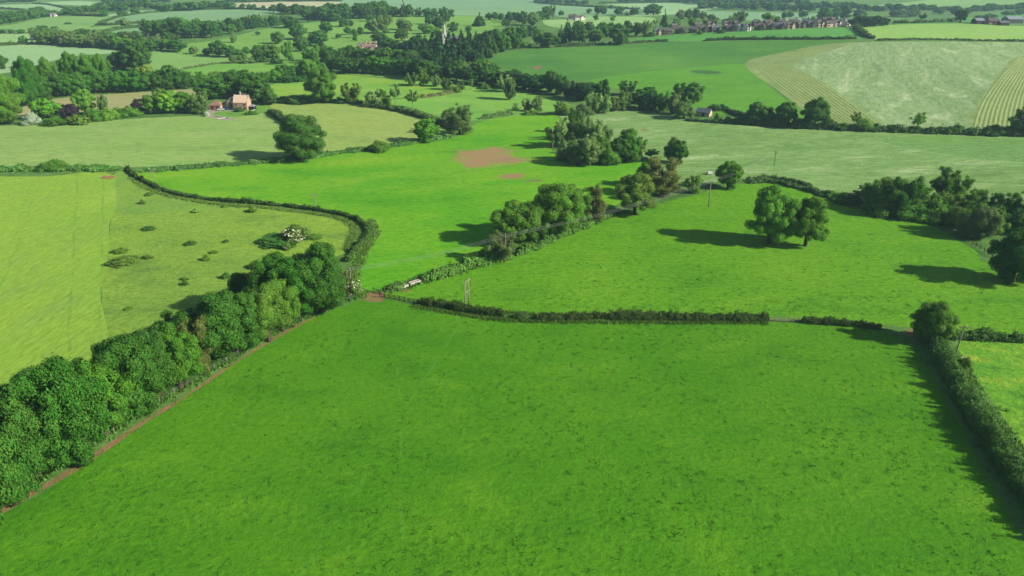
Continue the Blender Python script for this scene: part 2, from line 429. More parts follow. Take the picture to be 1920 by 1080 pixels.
field('parkland', [(330, 86), (400, 76), (520, 49), (560, 42), (620, 40), (700, 32), (780, 30), (900, 31), (945, 42), (920, 62), (780, 78), (700, 90), (620, 105), (540, 122), (420, 118), (350, 108)], M_PARK)
field('far_field', [(280, 99), (312, 97), (360, 105), (430, 111), (430, 118), (340, 131), (284, 132)], M_FARC)
field('far_field', [(340, 132), (430, 119), (530, 119), (552, 123), (480, 137), (370, 142)], M_VAL)
field('far_field', [(640, 12), (690, -8), (1000, -6), (1050, 10), (1022, 18), (1000, 30), (930, 30), (800, 27), (700, 20)], M_FARD)
field('far_field', [(1040, 11), (1200, 17), (1140, 28), (1100, 32), (1040, 30)], M_FARD)
field('far_field', [(1130, 6), (1250, 5), (1340, 11), (1330, 18), (1250, 28), (1180, 30), (1220, 20)], M_FARA)
field('far_field', [(1018, 39), (1060, 36), (1120, 31), (1222, 33), (1205, 46), (1050, 52)], M_FARB)
field('far_field', [(1320, 21), (1520, 25), (1602, 22), (1560, 37), (1380, 38), (1330, 30)], M_FARD)
field('far_field', [(1580, 18), (1700, 4), (1920, -14), (2200, -20), (2200, 0), (1850, 11), (1760, 18), (1660, 16)], M_FARC)
field('far_field', [(1660, 45), (1780, 36), (1820, 32), (1920, 21), (2200, 15), (2200, 32), (1920, 37), (1800, 43)], M_TOP)
field('crop_field', [(1180, 77), (1230, 68), (1330, 61), (1450, 56), (1602, 52), (1612, 62), (1618, 72), (1480, 73), (1320, 77)], M_TOP, 3)
field('crop_field', [(1612, 54), (1660, 47), (1800, 44), (1920, 49), (2300, 52), (2300, 76), (1920, 76), (1700, 75), (1640, 74), (1624, 62)], M_TOPY, 3)
field('hillside_pasture', [(905, 118), (960, 96), (1080, 88), (1200, 82), (1320, 79), (1470, 76), (1600, 75), (1560, 82), (1400, 122), (1380, 132), (1300, 128), (1180, 140), (1120, 150), (1040, 150), (960, 135)], M_HILL)
field('hillside_pasture', [(1100, 152), (1200, 136), (1300, 127), (1396, 121), (1440, 160), (1500, 205), (1530, 228), (1440, 226), (1360, 216), (1300, 205), (1240, 180), (1150, 165)], M_HILL2)
field('mown_hay_field', [(1396, 120), (1470, 98), (1560, 82), (1700, 78), (1920, 79), (2300, 82), (2300, 260), (1920, 245), (1760, 240), (1600, 234), (1530, 222), (1460, 168)], M_CUT, 3)
field('mown_hay_field', [(1396, 120), (1470, 98), (1560, 82), (1592, 84), (1540, 100), (1486, 122), (1530, 146), (1580, 180), (1626, 212), (1656, 237), (1600, 234), (1560, 232), (1520, 216), (1460, 170)], M_SWATH, 3)
field('mown_hay_field', [(1818, 238), (1830, 202), (1848, 172), (1876, 136), (1904, 107), (1975, 103), (1960, 135), (1948, 170), (1940, 205), (1938, 244)], M_SWATH, 3)
field('stubble_field', [(30, 206), (100, 186), (200, 177), (300, 171), (372, 168), (372, 184), (300, 198), (200, 205), (100, 215), (40, 222)], M_STUB)
field('buttercup_field', [(506, 160), (580, 149), (640, 140), (740, 150), (820, 158), (850, 168), (820, 178), (740, 184), (690, 188), (600, 190), (510, 188)], M_YEL)
field('valley_meadow', [(640, 138), (700, 134), (760, 138), (860, 158), (960, 168), (1060, 192), (1062, 205), (1000, 212), (950, 222), (890, 226), (850, 226), (770, 202), (700, 190), (820, 178), (760, 150)], M_VAL)
field('hay_meadow', [(-400, 248), (0, 236), (120, 232), (260, 222), (400, 216), (500, 208), (545, 236), (560, 262), (560, 294), (430, 304), (240, 314), (100, 312), (0, 312), (-400, 318)], M_HAY, 3)
field('hay_meadow', [(500, 200), (560, 192), (640, 194), (720, 204), (800, 224), (846, 242), (820, 256), (720, 270), (620, 284), (575, 292), (566, 262), (552, 236)], M_HAY2, 3)
field('garden', [(392, 212), (396, 204), (440, 204), (500, 196), (504, 206), (470, 216), (420, 220)], M_LAWN, 3)
field('gravel_yard', [(380, 214), (398, 203), (438, 204), (440, 208), (410, 208), (400, 216), (440, 222), (430, 226), (400, 222)], M_GRAVEL, 2)
field('pale_meadow', [(1050, 218), (1120, 208), (1200, 210), (1290, 222), (1360, 232), (1500, 242), (1700, 248), (1920, 256), (2300, 268), (2300, 420), (1920, 400), (1800, 380), (1600, 362), (1540, 360), (1470, 346), (1400, 338), (1330, 342), (1280, 350), (1200, 330), (1160, 300), (1100, 262)], M_PALE, 3)
field('olive_meadow', [(1650, 264), (1750, 254), (1920, 262), (2300, 276), (2300, 320), (1920, 304), (1780, 290)], M_PALE2, 3)
field('central_pasture', [(246, 322), (300, 320), (430, 312), (560, 300), (640, 288), (720, 276), (800, 266), (862, 254), (890, 232), (940, 222), (1010, 214), (1050, 222), (1030, 262), (1040, 290), (1070, 310), (1130, 306), (1180, 302), (1240, 300), (1230, 320), (1180, 370), (1100, 408), (1010, 446), (900, 484), (800, 514), (720, 542), (690, 545), (660, 520), (662, 480), (692, 440), (690, 420), (660, 402), (590, 391), (500, 380), (400, 370), (310, 352), (270, 336)], M_CENT, 3)
field('rough_field', [(212, 330), (240, 322), (262, 340), (300, 358), (400, 378), (500, 388), (590, 400), (650, 410), (664, 430), (650, 470), (600, 500), (500, 550), (400, 600), (300, 660), (196, 700), (192, 560), (208, 420)], M_RGH, 3)
field('rough_field', [(216, 332), (238, 324), (262, 342), (300, 362), (380, 380), (440, 392), (380, 396), (300, 400), (230, 402), (212, 380)], M_RGH2, 3)
field('mown_field', [(-500, 332), (0, 332), (120, 328), (214, 330), (212, 420), (196, 560), (194, 700), (100, 740), (0, 780), (-300, 900), (-700, 900)], M_LEFT, 3)
field('mid_pasture', [(712, 556), (740, 540), (800, 524), (900, 500), (1000, 462), (1100, 424), (1180, 396), (1290, 368), (1380, 346), (1440, 343), (1510, 356), (1560, 376), (1650, 400), (1740, 420), (1830, 470), (1880, 500), (2300, 560), (2300, 650), (1920, 630), (1790, 622), (1690, 612), (1500, 598), (1200, 590), (1000, 588), (900, 578), (790, 564)], M_MID, 3)
field('corner_meadow', [(1796, 640), (1920, 634), (2300, 650), (2300, 1300), (2060, 1080), (1960, 900), (1880, 780), (1820, 690)], M_CORN, 3)
field('near_pasture', [(-700, 1300), (-80, 1010), (8, 962), (130, 892), (300, 772), (425, 690), (505, 640), (594, 592), (690, 560), (712, 560), (790, 574), (870, 588), (940, 598), (1000, 601), (1200, 602), (1440, 604), (1620, 615), (1700, 640), (1735, 680), (1800, 800), (1870, 920), (1950, 1080), (2100, 1400)], M_NEAR, 3)
field('dirt_path', [(-90, 1012), (0, 953), (60, 919), (130, 880), (200, 834), (262, 792), (310, 763), (350, 739), (420, 691), (470, 660), (540, 616), (580, 597), (596, 592), (560, 612), (490, 652), (424, 694), (360, 738), (312, 770), (262, 800), (200, 846), (130, 892), (60, 930), (0, 966), (-80, 1020)], M_DIRT, 2)
field('trodden_gateway', [(676, 556), (690, 548), (714, 548), (724, 556), (716, 566), (696, 566)], M_DIRT, 2)
field('trodden_patch', [(752, 544), (764, 540), (770, 544), (760, 548)], M_DIRT, 2)
field('trodden_patch', [(1700, 622), (1716, 616), (1730, 622), (1722, 632), (1706, 630)], M_DIRT, 2)

def build_ground():
    V = []
    th = [math.radians(a) for a in list(np.arange(-60, 60.1, 1.0)) + list(np.arange(66, 300, 6.0))]
    r = 30.0
    while r < 6200:
        for k, a in enumerate(th):
            V.append((r * math.sin(a) + random.uniform(-.004, .004) * r, r * math.cos(a) + random.uniform(-.004, .004) * r))
        r *= 1.032
    V.append((0.0, 0.0))
    faces = []; owner = []
    for i, (nm, pts, mat, sm) in enumerate(FIELDS):
        pp = smooth_px(pts, True, sm)
        w = [G(x, y) for x, y in pp]
        f = []
        for p in w:
            jit = {'dirt_path': .18, 'mown_field': 1.3, 'rough_field': 1.0}.get(nm, .3)
            f.append(len(V)); V.append((float(p[0]) + random.uniform(-jit, jit), float(p[1]) + random.uniform(-jit, jit)))
        a = sum(V[f[k]][0] * V[f[(k + 1) % len(f)]][1] - V[f[(k + 1) % len(f)]][0] * V[f[k]][1] for k in range(len(f)))
        if a < 0: f = f[::-1]
        faces.append(f)
    ov, oe, of, _, _, orig = delaunay_2d_cdt([Vector(v) for v in V], [], faces, 0, 1e-4)
    xy = np.array([(v.x, v.y) for v in ov]); z = hgt(xy[:, 0], xy[:, 1]); P = np.column_stack([xy, z])
    tri = np.array([tuple(f) for f in of if len(f) == 3], np.int32)
    own = np.array([max(o) if len(o) else -1 for f, o in zip(of, orig) if len(f) == 3])
    a, b_, c = xy[tri[:, 0]], xy[tri[:, 1]], xy[tri[:, 2]]
    neg = ((b_ - a)[:, 0] * (c - a)[:, 1] - (b_ - a)[:, 1] * (c - a)[:, 0]) < 0
    tri[neg] = tri[neg][:, ::-1]
    objs = {}
    for i in range(-1, len(FIELDS)):
        t = tri[own == i]
        if not len(t): continue
        u, inv = np.unique(t.ravel(), return_inverse=True)
        nm, mat = ('ground', M_ROUGH) if i < 0 else (FIELDS[i][0], FIELDS[i][2])
        o = link(nm, mesh_from(nm, P[u], inv.reshape(-1, 3), (mat,), smooth=True))
        o['kind'] = 'structure'; objs[i] = o
    return objs
GROUND = build_ground()

# ------------------------------------------------------------------ foliage
def leaf_cloud(centers, normals, size, elong=1.0, droop=0.0, rng=RNG, wild=.65, z_is_up=True):
    """One bent four-cornered leaf spray at each centre."""
    n = len(centers)
    nr = normals + rng.normal(0, wild, (n, 3)); nr /= np.linalg.norm(nr, axis=1)[:, None] + 1e-9
    ref = rng.normal(0, 1, (n, 3)); ref[:, 2] -= droop * 3
    u = ref - nr * (ref * nr).sum(1)[:, None]; u /= np.linalg.norm(u, axis=1)[:, None] + 1e-9
    v = np.cross(nr, u)
    s = size * rng.uniform(.45, 1.7, n)[:, None]
    L, Wd = s * elong, s
    bend = nr * s * rng.uniform(-.25, .25, n)[:, None]
    a = centers - u * L * .55; c = centers + u * L * .55
    b_ = centers + v * Wd * .42 + bend; d = centers - v * Wd * .42 + bend
    verts = np.stack([a, b_, c, d], 1).reshape(-1, 3)
    faces = np.arange(n * 4, dtype=np.int32).reshape(-1, 4)
    return verts, faces

def lobes_for(kind, rng):
    """Boughs as ellipsoids in a tree 10 high and 10 across."""
    out = []
    if kind in ('oak', 'dense'):
        k = 74 if kind == 'oak' else 88
        cz, rx, rz = (5.05, 3.85, 4.0) if kind == 'oak' else (4.95, 3.85, 4.1)
        skew = rng.normal(0, .35, 3)
        for i in range(k):
            d = rng.normal(0, 1, 3); d /= np.linalg.norm(d)
            if d[2] < (-.85 if kind == 'oak' else -.95): d[2] *= -.5
            q = rng.uniform(.6, 1.12)
            bulge = 1 + .1 * math.sin(3 * math.atan2(d[1], d[0]) + skew[0] * 9) * (1 - abs(d[2]))
            c = np.array([d[0] * rx * q * bulge, d[1] * rx * q * bulge, cz + d[2] * rz * q])
            r = rng.uniform(.6, 1.25); out.append((c, np.array([r, r, r * rng.uniform(.7, .95)])))
        out.append((np.array([0, 0, cz]), np.array([2.8, 2.8, 2.7])))
    elif kind in ('ash', 'willow', 'sparse'):
        # limbs rising from the trunk, each carrying a string of small leafy boughs
        nl, zlo, spread, rr, zs = {'ash': (11, 1.6, 3.7, (.55, 1.05), .85), 'willow': (14, .9, 3.6, (.5, .9), 1.5), 'sparse': (8, 3.0, 3.4, (.45, .85), .9)}[kind]
        for i in range(nl):
            a = 6.283 * (i + rng.uniform(-.3, .3)) / nl * 2.4; reach = spread * rng.uniform(.55, 1.1); zt = rng.uniform(4.2, 9.3)
            if zt > 8: reach *= .55
            for k in range(7 if kind != 'sparse' else 5):
                u = (k + rng.uniform(.2, .9)) / 7
                z = zlo + (zt - zlo) * (u ** (.75 if kind != 'willow' else .6)); q = reach * (.25 + .75 * math.sin(min(1, u * 1.05) * 1.6))
                r = rng.uniform(*rr) * (1.15 - .35 * u)
                out.append((np.array([q * math.cos(a) + rng.normal(0, .35), q * math.sin(a) + rng.normal(0, .35), z]), np.array([r, r, r * zs * rng.uniform(.8, 1.2)])))
        if kind != 'sparse':
            for k in range(12):
                a = rng.uniform(0, 6.28); q = rng.uniform(.3, 3.0); r = rng.uniform(*rr)
                out.append((np.array([q * math.cos(a), q * math.sin(a), rng.uniform(.7, 3.4)]), np.array([r, r, r])))
    elif kind == 'conifer':
        for i in range(46):
            z = .8 + 8.9 * (1 - math.sqrt(rng.uniform(0, 1)))
            env = 4.3 * (1 - z / 10.2) ** .8
            a = rng.uniform(0, 6.28); q = env * rng.uniform(.5, 1)
            r = .35 + .85 * (1 - z / 10); out.append((np.array([q * math.cos(a), q * math.sin(a), z]), np.array([r, r, r * .8])))
        out.append((np.array([0, 0, 9.3]), np.array([.35, .35, .8])))
    elif kind == 'bush':
        for i in range(30):
            d = rng.normal(0, 1, 3); d /= np.linalg.norm(d); d[2] = abs(d[2])
            q = rng.uniform(.6, 1.05)
            c = np.array([d[0] * 3.8 * q, d[1] * 3.8 * q, .9 + d[2] * 6.9 * q])
            r = rng.uniform(1.0, 1.9); out.append((c, np.array([r, r, r * 1.3])))
        out.append((np.array([0, 0, 3.2]), np.array([3.2, 3.2, 3.4])))
    return out

CROWN_ARR = {}
def ico_pts():
    t = (1 + 5 ** .5) / 2
    v = np.array([(-1, t, 0), (1, t, 0), (-1, -t, 0), (1, -t, 0), (0, -1, t), (0, 1, t), (0, -1, -t), (0, 1, -t), (t, 0, -1), (t, 0, 1), (-t, 0, -1), (-t, 0, 1)], float)
    v /= np.linalg.norm(v[0])
    f = [(0, 11, 5), (0, 5, 1), (0, 1, 7), (0, 7, 10), (0, 10, 11), (1, 5, 9), (5, 11, 4), (11, 10, 2), (10, 7, 6), (7, 1, 8), (3, 9, 4), (3, 4, 2), (3, 2, 6), (3, 6, 8), (3, 8, 9), (4, 9, 5), (2, 4, 11), (6, 2, 10), (8, 6, 7), (9, 8, 1)]
    return v, np.array(f, np.int32)
ICO_V, ICO_F = ico_pts()

def make_proto(kind, seed, nleaf, size):
    rng = np.random.default_rng(seed)
    lob = lobes_for(kind, rng)
    C = np.array([c for c, r in lob]); R = np.array([r for c, r in lob])
    area = R[:, 0] * R[:, 2]
    idx = rng.choice(len(lob), int(nleaf * 1.5), p=area / area.sum())
    d = rng.normal(0, 1, (len(idx), 3)); d /= np.linalg.norm(d, axis=1)[:, None]
    airy = kind in ('ash', 'willow', 'sparse')
    sh = rng.uniform(.35, 1.2, len(idx)) if airy else rng.uniform(.72, 1.08, len(idx))
    sh = np.where(rng.uniform(0, 1, len(idx)) < .13, sh * rng.uniform(1.05, 1.4, len(idx)), sh)
    pts = C[idx] + d * R[idx] * sh[:, None]
    # thin out what lies deep inside other boughs
    deep = np.zeros(len(pts), bool)
    for c, r in lob:
        q = (((pts - c) / r) ** 2).sum(1); deep |= q < (.1 if airy else .62)
    keep = (~deep) & (pts[:, 2] > .02)
    pts, d = pts[keep][:nleaf], d[keep][:nleaf]
    ctr = np.array([0, 0, 5.0]); o = pts - ctr; o /= np.linalg.norm(o, axis=1)[:, None] + 1e-9
    nrm = d * .75 + o * .35
    el, dr, wild = {'willow': (2.0, .6, .6), 'ash': (1.35, .1, .55), 'sparse': (1.35, .1, .55), 'conifer': (1.5, .3, .6)}.get(kind, (1.25, 0.1, .42))
    v, f = leaf_cloud(pts, nrm, size, el, dr, rng, wild)
    # inner shade mass of twigs and leaves
    if kind in ('oak', 'dense', 'bush', 'conifer'):
        vs_, fs_ = [], []; off = len(v)
        for c, r in lob:
            vs_.append(ICO_V * r * .62 + c); 
        vv = np.concatenate(vs_)
        ff = np.concatenate([ICO_F + 12 * i for i in range(len(lob))]) + off
        ff = np.column_stack([ff, ff[:, 2]])           # made triangular again below
        core = (vv, ff[:, :3])
    else: core = None
    tr = [f[:, [0, 1, 2]], f[:, [0, 2, 3]]]
    if core is not None: v = np.concatenate([v, core[0]]); tr.append(core[1])
    tr = np.concatenate(tr)
    me = mesh_from('crown', v, tr, (LEAF,))
    CROWN_ARR[me.name] = (v, tr)
    # trunk and limbs
    tb = MB()
    lean = rng.normal(0, .12, 2)
    top = {'oak': 3.6, 'dense': 3.2, 'ash': 6.5, 'willow': 4.2, 'sparse': 7.0, 'conifer': 9.0, 'bush': 1.0}[kind]
    r0 = {'oak': .42, 'dense': .4, 'ash': .3, 'willow': .36, 'sparse': .2, 'conifer': .3, 'bush': .22}[kind]
    tb.tube([(0, 0, -.3), (lean[0] * .2, lean[1] * .2, top * .15), (lean[0], lean[1], top * .6), (lean[0] * 2, lean[1] * 2, top)], [r0 * 1.35, r0, r0 * .82, r0 * .5], 7)
    pick = rng.choice(len(lob), min(len(lob), 14 if kind in ('sparse', 'ash', 'willow') else 9), replace=False)
    for i in pick:
        c = C[i]; zb = min(top * rng.uniform(.45, .98), c[2] - .1)
        if zb < .2: continue
        s = np.array([lean[0] * zb / top * 2 * .7, lean[1] * zb / top * 2 * .7, zb]); mdl = (s + c) / 2 + np.array([0, 0, .25]) * rng.uniform(-.5, 1)
        tb.tube([s, mdl, c], [r0 * .45, r0 * .3, r0 * .1], 5)
    tm = mesh_from('trunk', tb.v, tb.f, (PALE_BARK if kind == 'sparse' else BARK,), smooth=True)
    return tm, me

LODS = {'hi': (50000, .145), 'mid': (9500, .32), 'far': (1700, .72), 'mass': (430, 1.45)}
PROTO = {}
def proto(kind, lod, var):
    key = (kind, lod, var)
    if key not in PROTO:
        nl, sz = LODS[lod]
        k = {'ash': .8, 'sparse': .4, 'willow': .95, 'bush': .8, 'conifer': .8}.get(kind, 1.0)
        ks = {'ash': .95, 'sparse': .85, 'willow': .8}.get(kind, 1.0)
        PROTO[key] = make_proto(kind, hash_of(key), int(nl * k), sz * ks)
    return PROTO[key]
def hash_of(key):
    s = 0
    for ch in str(key): s = (s * 131 + ord(ch)) % 1000003
    return s
NVAR = {'oak': 3, 'dense': 4, 'ash': 3, 'willow': 2, 'sparse': 2, 'conifer': 3, 'bush': 4}

KL = .74
COLS = {   # lit colour of the leaves and the words for it
    'green': ((88, 138, 42), 'green'), 'dark': ((68, 114, 40), 'dark green'), 'deep': ((48, 86, 38), 'blackish green'),
    'bright': ((100, 152, 46), 'bright green'), 'olive': ((98, 136, 48), 'olive green'), 'grey': ((104, 136, 70), 'grey-green'),
    'pale': ((130, 168, 88), 'pale'), 'brown': ((114, 126, 64), 'brownish green'), 'copper': ((70, 56, 66), 'purple-leaved'),
    'silver': ((176, 198, 166), 'silvery'), 'yellow': ((124, 162, 56), 'yellow-green'), 'belt': ((68, 120, 38), 'rich green'),
}
ORD = ('first second third fourth fifth sixth seventh eighth ninth tenth eleventh twelfth thirteenth fourteenth fifteenth sixteenth seventeenth eighteenth nineteenth').split()
TENS = {2: 'twent', 3: 'thirt', 4: 'fort', 5: 'fift', 6: 'sixt', 7: 'sevent', 8: 'eight', 9: 'ninet'}
def ordinal(i):
    if i <= 19: return ORD[i - 1]
    if i % 10 == 0: return TENS[i // 10] + 'ieth'
    return TENS[i // 10] + 'y-' + ORD[i % 10 - 1]
TREE_NAME = {'oak': 'broadleaf_tree', 'dense': 'broadleaf_tree', 'ash': 'ash_tree', 'willow': 'willow_tree', 'sparse': 'birch_tree', 'conifer': 'conifer_tree', 'bush': 'bush'}
SHAPE = {'oak': 'tree', 'dense': 'tree', 'ash': 'tree', 'willow': 'tree', 'sparse': 'tree', 'conifer': 'tree', 'bush': 'tree'}

def plant(x, y, hpx, wpx, kind, colour, label, group=None, lod=None):
    p = G(x, y); d = depth(p)
    hm = max(.6, tall(p, hpx)); wm = wpx * d / F
    lod = lod or ('hi' if hpx > 52 else 'mid' if hpx > 19 else 'far')
    var = random.randrange(NVAR[kind])
    tm, cm = proto(kind, lod, var)
    rgb = COLS[colour][0]; j = [random.uniform(.86, 1.14) for _ in range(2)]
    colr = tuple(v * KL * (j[0] if i == 1 else j[0] * j[1]) for i, v in enumerate(lin(rgb))) + (1,)
    rot = random.uniform(0, 6.28)
    fill = .84 if kind in ('oak', 'dense') else .8
    if hpx < 11:                                     # too small to show its parts
        t = link(TREE_NAME[kind], cm); crown = t
    else:
        t = link(TREE_NAME[kind], None); t.empty_display_size = .5
        link('trunk', tm, t); crown = link('crown', cm, t)
    crown.color = colr
    t.location = (p[0], p[1], p[2] - .05); t.rotation_euler = (0, 0, rot)
    t.scale = (wm / 10 / fill, wm / 10 / fill, hm / 9.5)
    tag(t, label, 'bush' if kind == 'bush' else 'tree', group)
    return t

GROUPS = {}
def grove(group, phrase, items):
    """Trees standing in one place, labelled by their order from the left."""
    items = sorted(items, key=lambda i: i[0])
    for i, it in enumerate(items):
        x, y, h, w, kind, colr = it[:6]
        lab = it[6] if len(it) > 6 else f'{ordinal(i + 1)} {SHAPE[kind]} from the left {phrase}, {COLS[colr][1]}'
        if len(lab.split()) > 16: lab = lab.split(',')[0]
        plant(x, y, h, w, kind, colr, lab, group)
def row(x0, y0, x1, y1, n, h, w, kinds, cols, jy=1.5, jh=.22):
    out = []
    for i in range(n):
        t = (i + .5) / n + random.uniform(-.25, .25) / n
        out.append((x0 + (x1 - x0) * t, y0 + (y1 - y0) * t + random.uniform(-jy, jy), h * random.uniform(1 - jh, 1 + jh * .7),
                    w * random.uniform(.9, 1.5), random.choice(kinds), random.choice(cols)))
    return out

def mass(name, label, items, colour):
    """A far wood that reads as one mass: real crowns joined into one mesh."""
    vs_, ts_, off = [], [], 0
    for x, y, h, w, kind, c in items:
        p = G(x, y); hm, wm = tall(p, h), w * depth(p) / F
        v, t = CROWN_ARR[proto(kind, 'mass', random.randrange(NVAR[kind]))[1].name]
        a = random.uniform(0, 6.28); ca, sa = math.cos(a), math.sin(a)
        k = wm / 8.6
        q = np.column_stack([(v[:, 0] * ca - v[:, 1] * sa) * k + p[0], (v[:, 0] * sa + v[:, 1] * ca) * k + p[1], v[:, 2] * hm / 10 + p[2] - .1])
        vs_.append(q); ts_.append(t + off); off += len(q)
    o = link(name, mesh_from(name, np.concatenate(vs_), np.concatenate(ts_), (LEAF,)))
    o.color = tuple(v * KL for v in lin(COLS[colour][0])) + (1,)
    tag(o, label, 'wood', kind='stuff')
    return o
def rows(*rr):
    out = []
    for r in rr: out += row(*r)
    return out

# ------------------------------------------------------------------ trees, nearest first
D, DK, BT = 'dense', 'dark', 'belt'
grove('trees of the belt beside the dirt path', 'in the near belt along the dirt path', [
    (-30, 985, 190, 150, D, 'belt'), (25, 945, 132, 130, D, BT), (75, 890, 165, 130, 'oak', BT), (20, 868, 140, 130, D, DK), (140, 868, 180, 140, D, 'belt'), (95, 815, 118, 120, D, DK),
    (200, 815, 130, 100, 'oak', 'green'), (255, 778, 135, 120, D, BT), (300, 742, 128, 105, 'oak', DK), (340, 728, 115, 90, 'oak', 'green'),
    (378, 700, 105, 72, 'ash', 'brown'), (395, 668, 78, 60, D, 'yellow'), (415, 668, 112, 130, D, BT), (350, 655, 74, 90, 'oak', DK), (462, 655, 100, 78, D, BT),
    (505, 640, 98, 82, 'oak', 'olive'), (462, 582, 66, 62, D, DK), (530, 620, 92, 74, 'oak', 'green'), (524, 594, 112, 88, D, BT), (562, 600, 110, 80, 'oak', BT), (604, 586, 124, 100, D, BT), (585, 560, 94, 66, D, DK),
    (160, 770, 86, 90, D, DK), (228, 722, 80, 80, D, BT), (640, 556, 56, 30, 'ash', 'brown')])
grove('trees of the belt across the middle', 'in the field-corner row crossing the middle', [
    (966, 455, 76, 82, D, 'green'), (998, 450, 70, 64, D, 'green'), (1044, 443, 94, 86, D, 'green'), (1074, 430, 80, 60, D, 'green'), (1112, 418, 76, 66, 'ash', 'brown'),
    (1190, 402, 74, 76, 'oak', 'olive'), (1240, 368, 74, 88, 'ash', 'brown'), (1215, 350, 48, 40, D, 'green'), (920, 486, 38, 38, 'bush', 'olive'), (940, 488, 60, 66, 'ash', 'grey'),
    (1300, 361, 34, 40, 'ash', 'green'), (1364, 353, 52, 44, D, 'green')])
plant(1441, 456, 102, 82, 'dense', 'green', 'larger of the two trees standing together alone in the mid pasture', 'pair of trees in the pasture', 'hi')
plant(1510, 461, 88, 70, 'oak', 'green', 'smaller open tree leaning right of its twin in the mid pasture', 'pair of trees in the pasture', 'hi')
plant(1898, 528, 92, 92, D, DK, 'big dark tree cut by the right edge of the picture, casting a long shadow')
plant(566, 300, 80, 80, 'dense', 'dark', 'lone round tree on the hay meadow boundary with a shadow on its left')
plant(1744, 640, 70, 66, 'dense', 'olive', 'tall shaggy bush at the corner where the two hedges meet', lod='hi')
plant(606, 193, 66, 56, D, 'green', 'tall bright tree between the buttercup field and the hay meadow')
plant(862, 251, 64, 58, 'ash', 'grey', 'tall loose tree at the far left corner of the central pasture')
plant(800, 266, 44, 44, D, 'green', 'rounded green tree on the bank above the central pasture')
plant(840, 236, 30, 36, 'ash', 'pale', 'pale tree behind the tall loose tree at the pasture corner')
plant(660, 193, 42, 38, 'ash', 'olive', 'olive tree to the right of the tall bright tree by the buttercup field')
plant(712, 283, 23, 38, 'bush', 'green', 'rounded bush on the bank left of the rounded green tree')
grove('trees along the dark meadow hedge', 'along the dark hedge of the hay meadow', [
    (700, 198, 32, 40, 'willow', 'pale'), (722, 197, 30, 30, 'ash', 'green'), (742, 196, 48, 24, 'sparse', 'pale'), (774, 202, 44, 30, 'sparse', 'olive'), (640, 193, 12, 24, 'bush', DK), (560, 190, 12, 60, 'bush', 'green'), (590, 188, 14, 22, 'bush', 'pale'), (530, 190, 10, 40, 'bush', 'green')])
grove('scrub of the wet corner on the right', 'in the scrub at the right of the mid pasture', [(x_, y_, h_ * (.88 if k_ != 'bush' else 1), w_ * (1.4 if k_ != 'bush' else 1.15), k_, c_) for x_, y_, h_, w_, k_, c_ in [
    (1618, 378, 40, 36, 'sparse', 'grey'), (1640, 392, 74, 50, 'ash', 'olive'), (1668, 397, 72, 56, 'ash', 'green'), (1690, 402, 84, 50, 'willow', DK), (1715, 402, 64, 48, 'ash', 'olive'), (1734, 404, 56, 40, 'ash', 'green'),
    (1768, 372, 66, 40, 'ash', DK), (1790, 380, 68, 36, 'ash', 'green'), (1766, 402, 32, 34, 'bush', 'green'), (1808, 400, 60, 40, 'ash', 'green'), (1812, 440, 62, 56, 'willow', 'olive'), (1836, 448, 70, 46, 'willow', 'grey'),
    (1842, 412, 62, 36, 'ash', 'green'), (1876, 418, 64, 40, 'ash', DK), (1866, 438, 34, 34, 'willow', 'yellow'), (1908, 424, 74, 44, 'ash', 'green'), (1935, 440, 60, 44, 'ash', 'olive'), (1790, 422, 36, 36, 'bush', 'olive'), (1590, 378, 14, 50, 'bush', DK), (1550, 366, 10, 30, 'bush', DK), (1655, 400, 40, 50, 'bush', 'olive'), (1704, 408, 38, 54, 'bush', 'green'), (1745, 412, 40, 50, 'bush', 'green'), (1780, 400, 44, 46, 'bush', 'olive'), (1826, 424, 46, 48, 'bush', 'green'), (1860, 424, 40, 44, 'bush', 'green'), (1892, 430, 44, 48, 'bush', DK), (1928, 436, 40, 50, 'bush', 'green'), (1676, 376, 34, 50, 'ash', 'grey')]])
grove('trees along the stream loop', 'along the stream loop beyond the central pasture', [
    (1036, 278, 54, 46, 'sparse', 'grey'), (1050, 276, 50, 38, 'ash', 'pale'), (1066, 262, 46, 32, 'ash', DK), (1078, 250, 42, 30, 'ash', 'dark'), (1096, 276, 64, 46, 'willow', 'pale'), (1120, 280, 56, 36, 'ash', 'pale'),
    (1082, 308, 52, 52, 'willow', 'grey'), (1105, 310, 50, 50, 'oak', 'grey'), (1126, 306, 48, 36, D, 'green'), (1160, 303, 46, 44, D, DK), (1178, 300, 56, 40, D, 'green'), (1195, 296, 44, 30, 'ash', 'grey'),
    (1258, 304, 50, 34, 'ash', 'grey'), (1270, 306, 44, 34, D, 'dark'), (1220, 298, 24, 40, 'sparse', 'olive'), (1212, 340, 24, 34, 'willow', 'grey'), (1060, 300, 34, 34, 'bush', 'grey'), (1142, 308, 30, 36, 'bush', 'green'), (1184, 304, 26, 30, 'bush', DK), (1108, 290, 44, 40, 'ash', 'pale'), (1082, 276, 40, 34, 'ash', 'olive'), (1132, 270, 38, 34, 'willow', 'grey')])
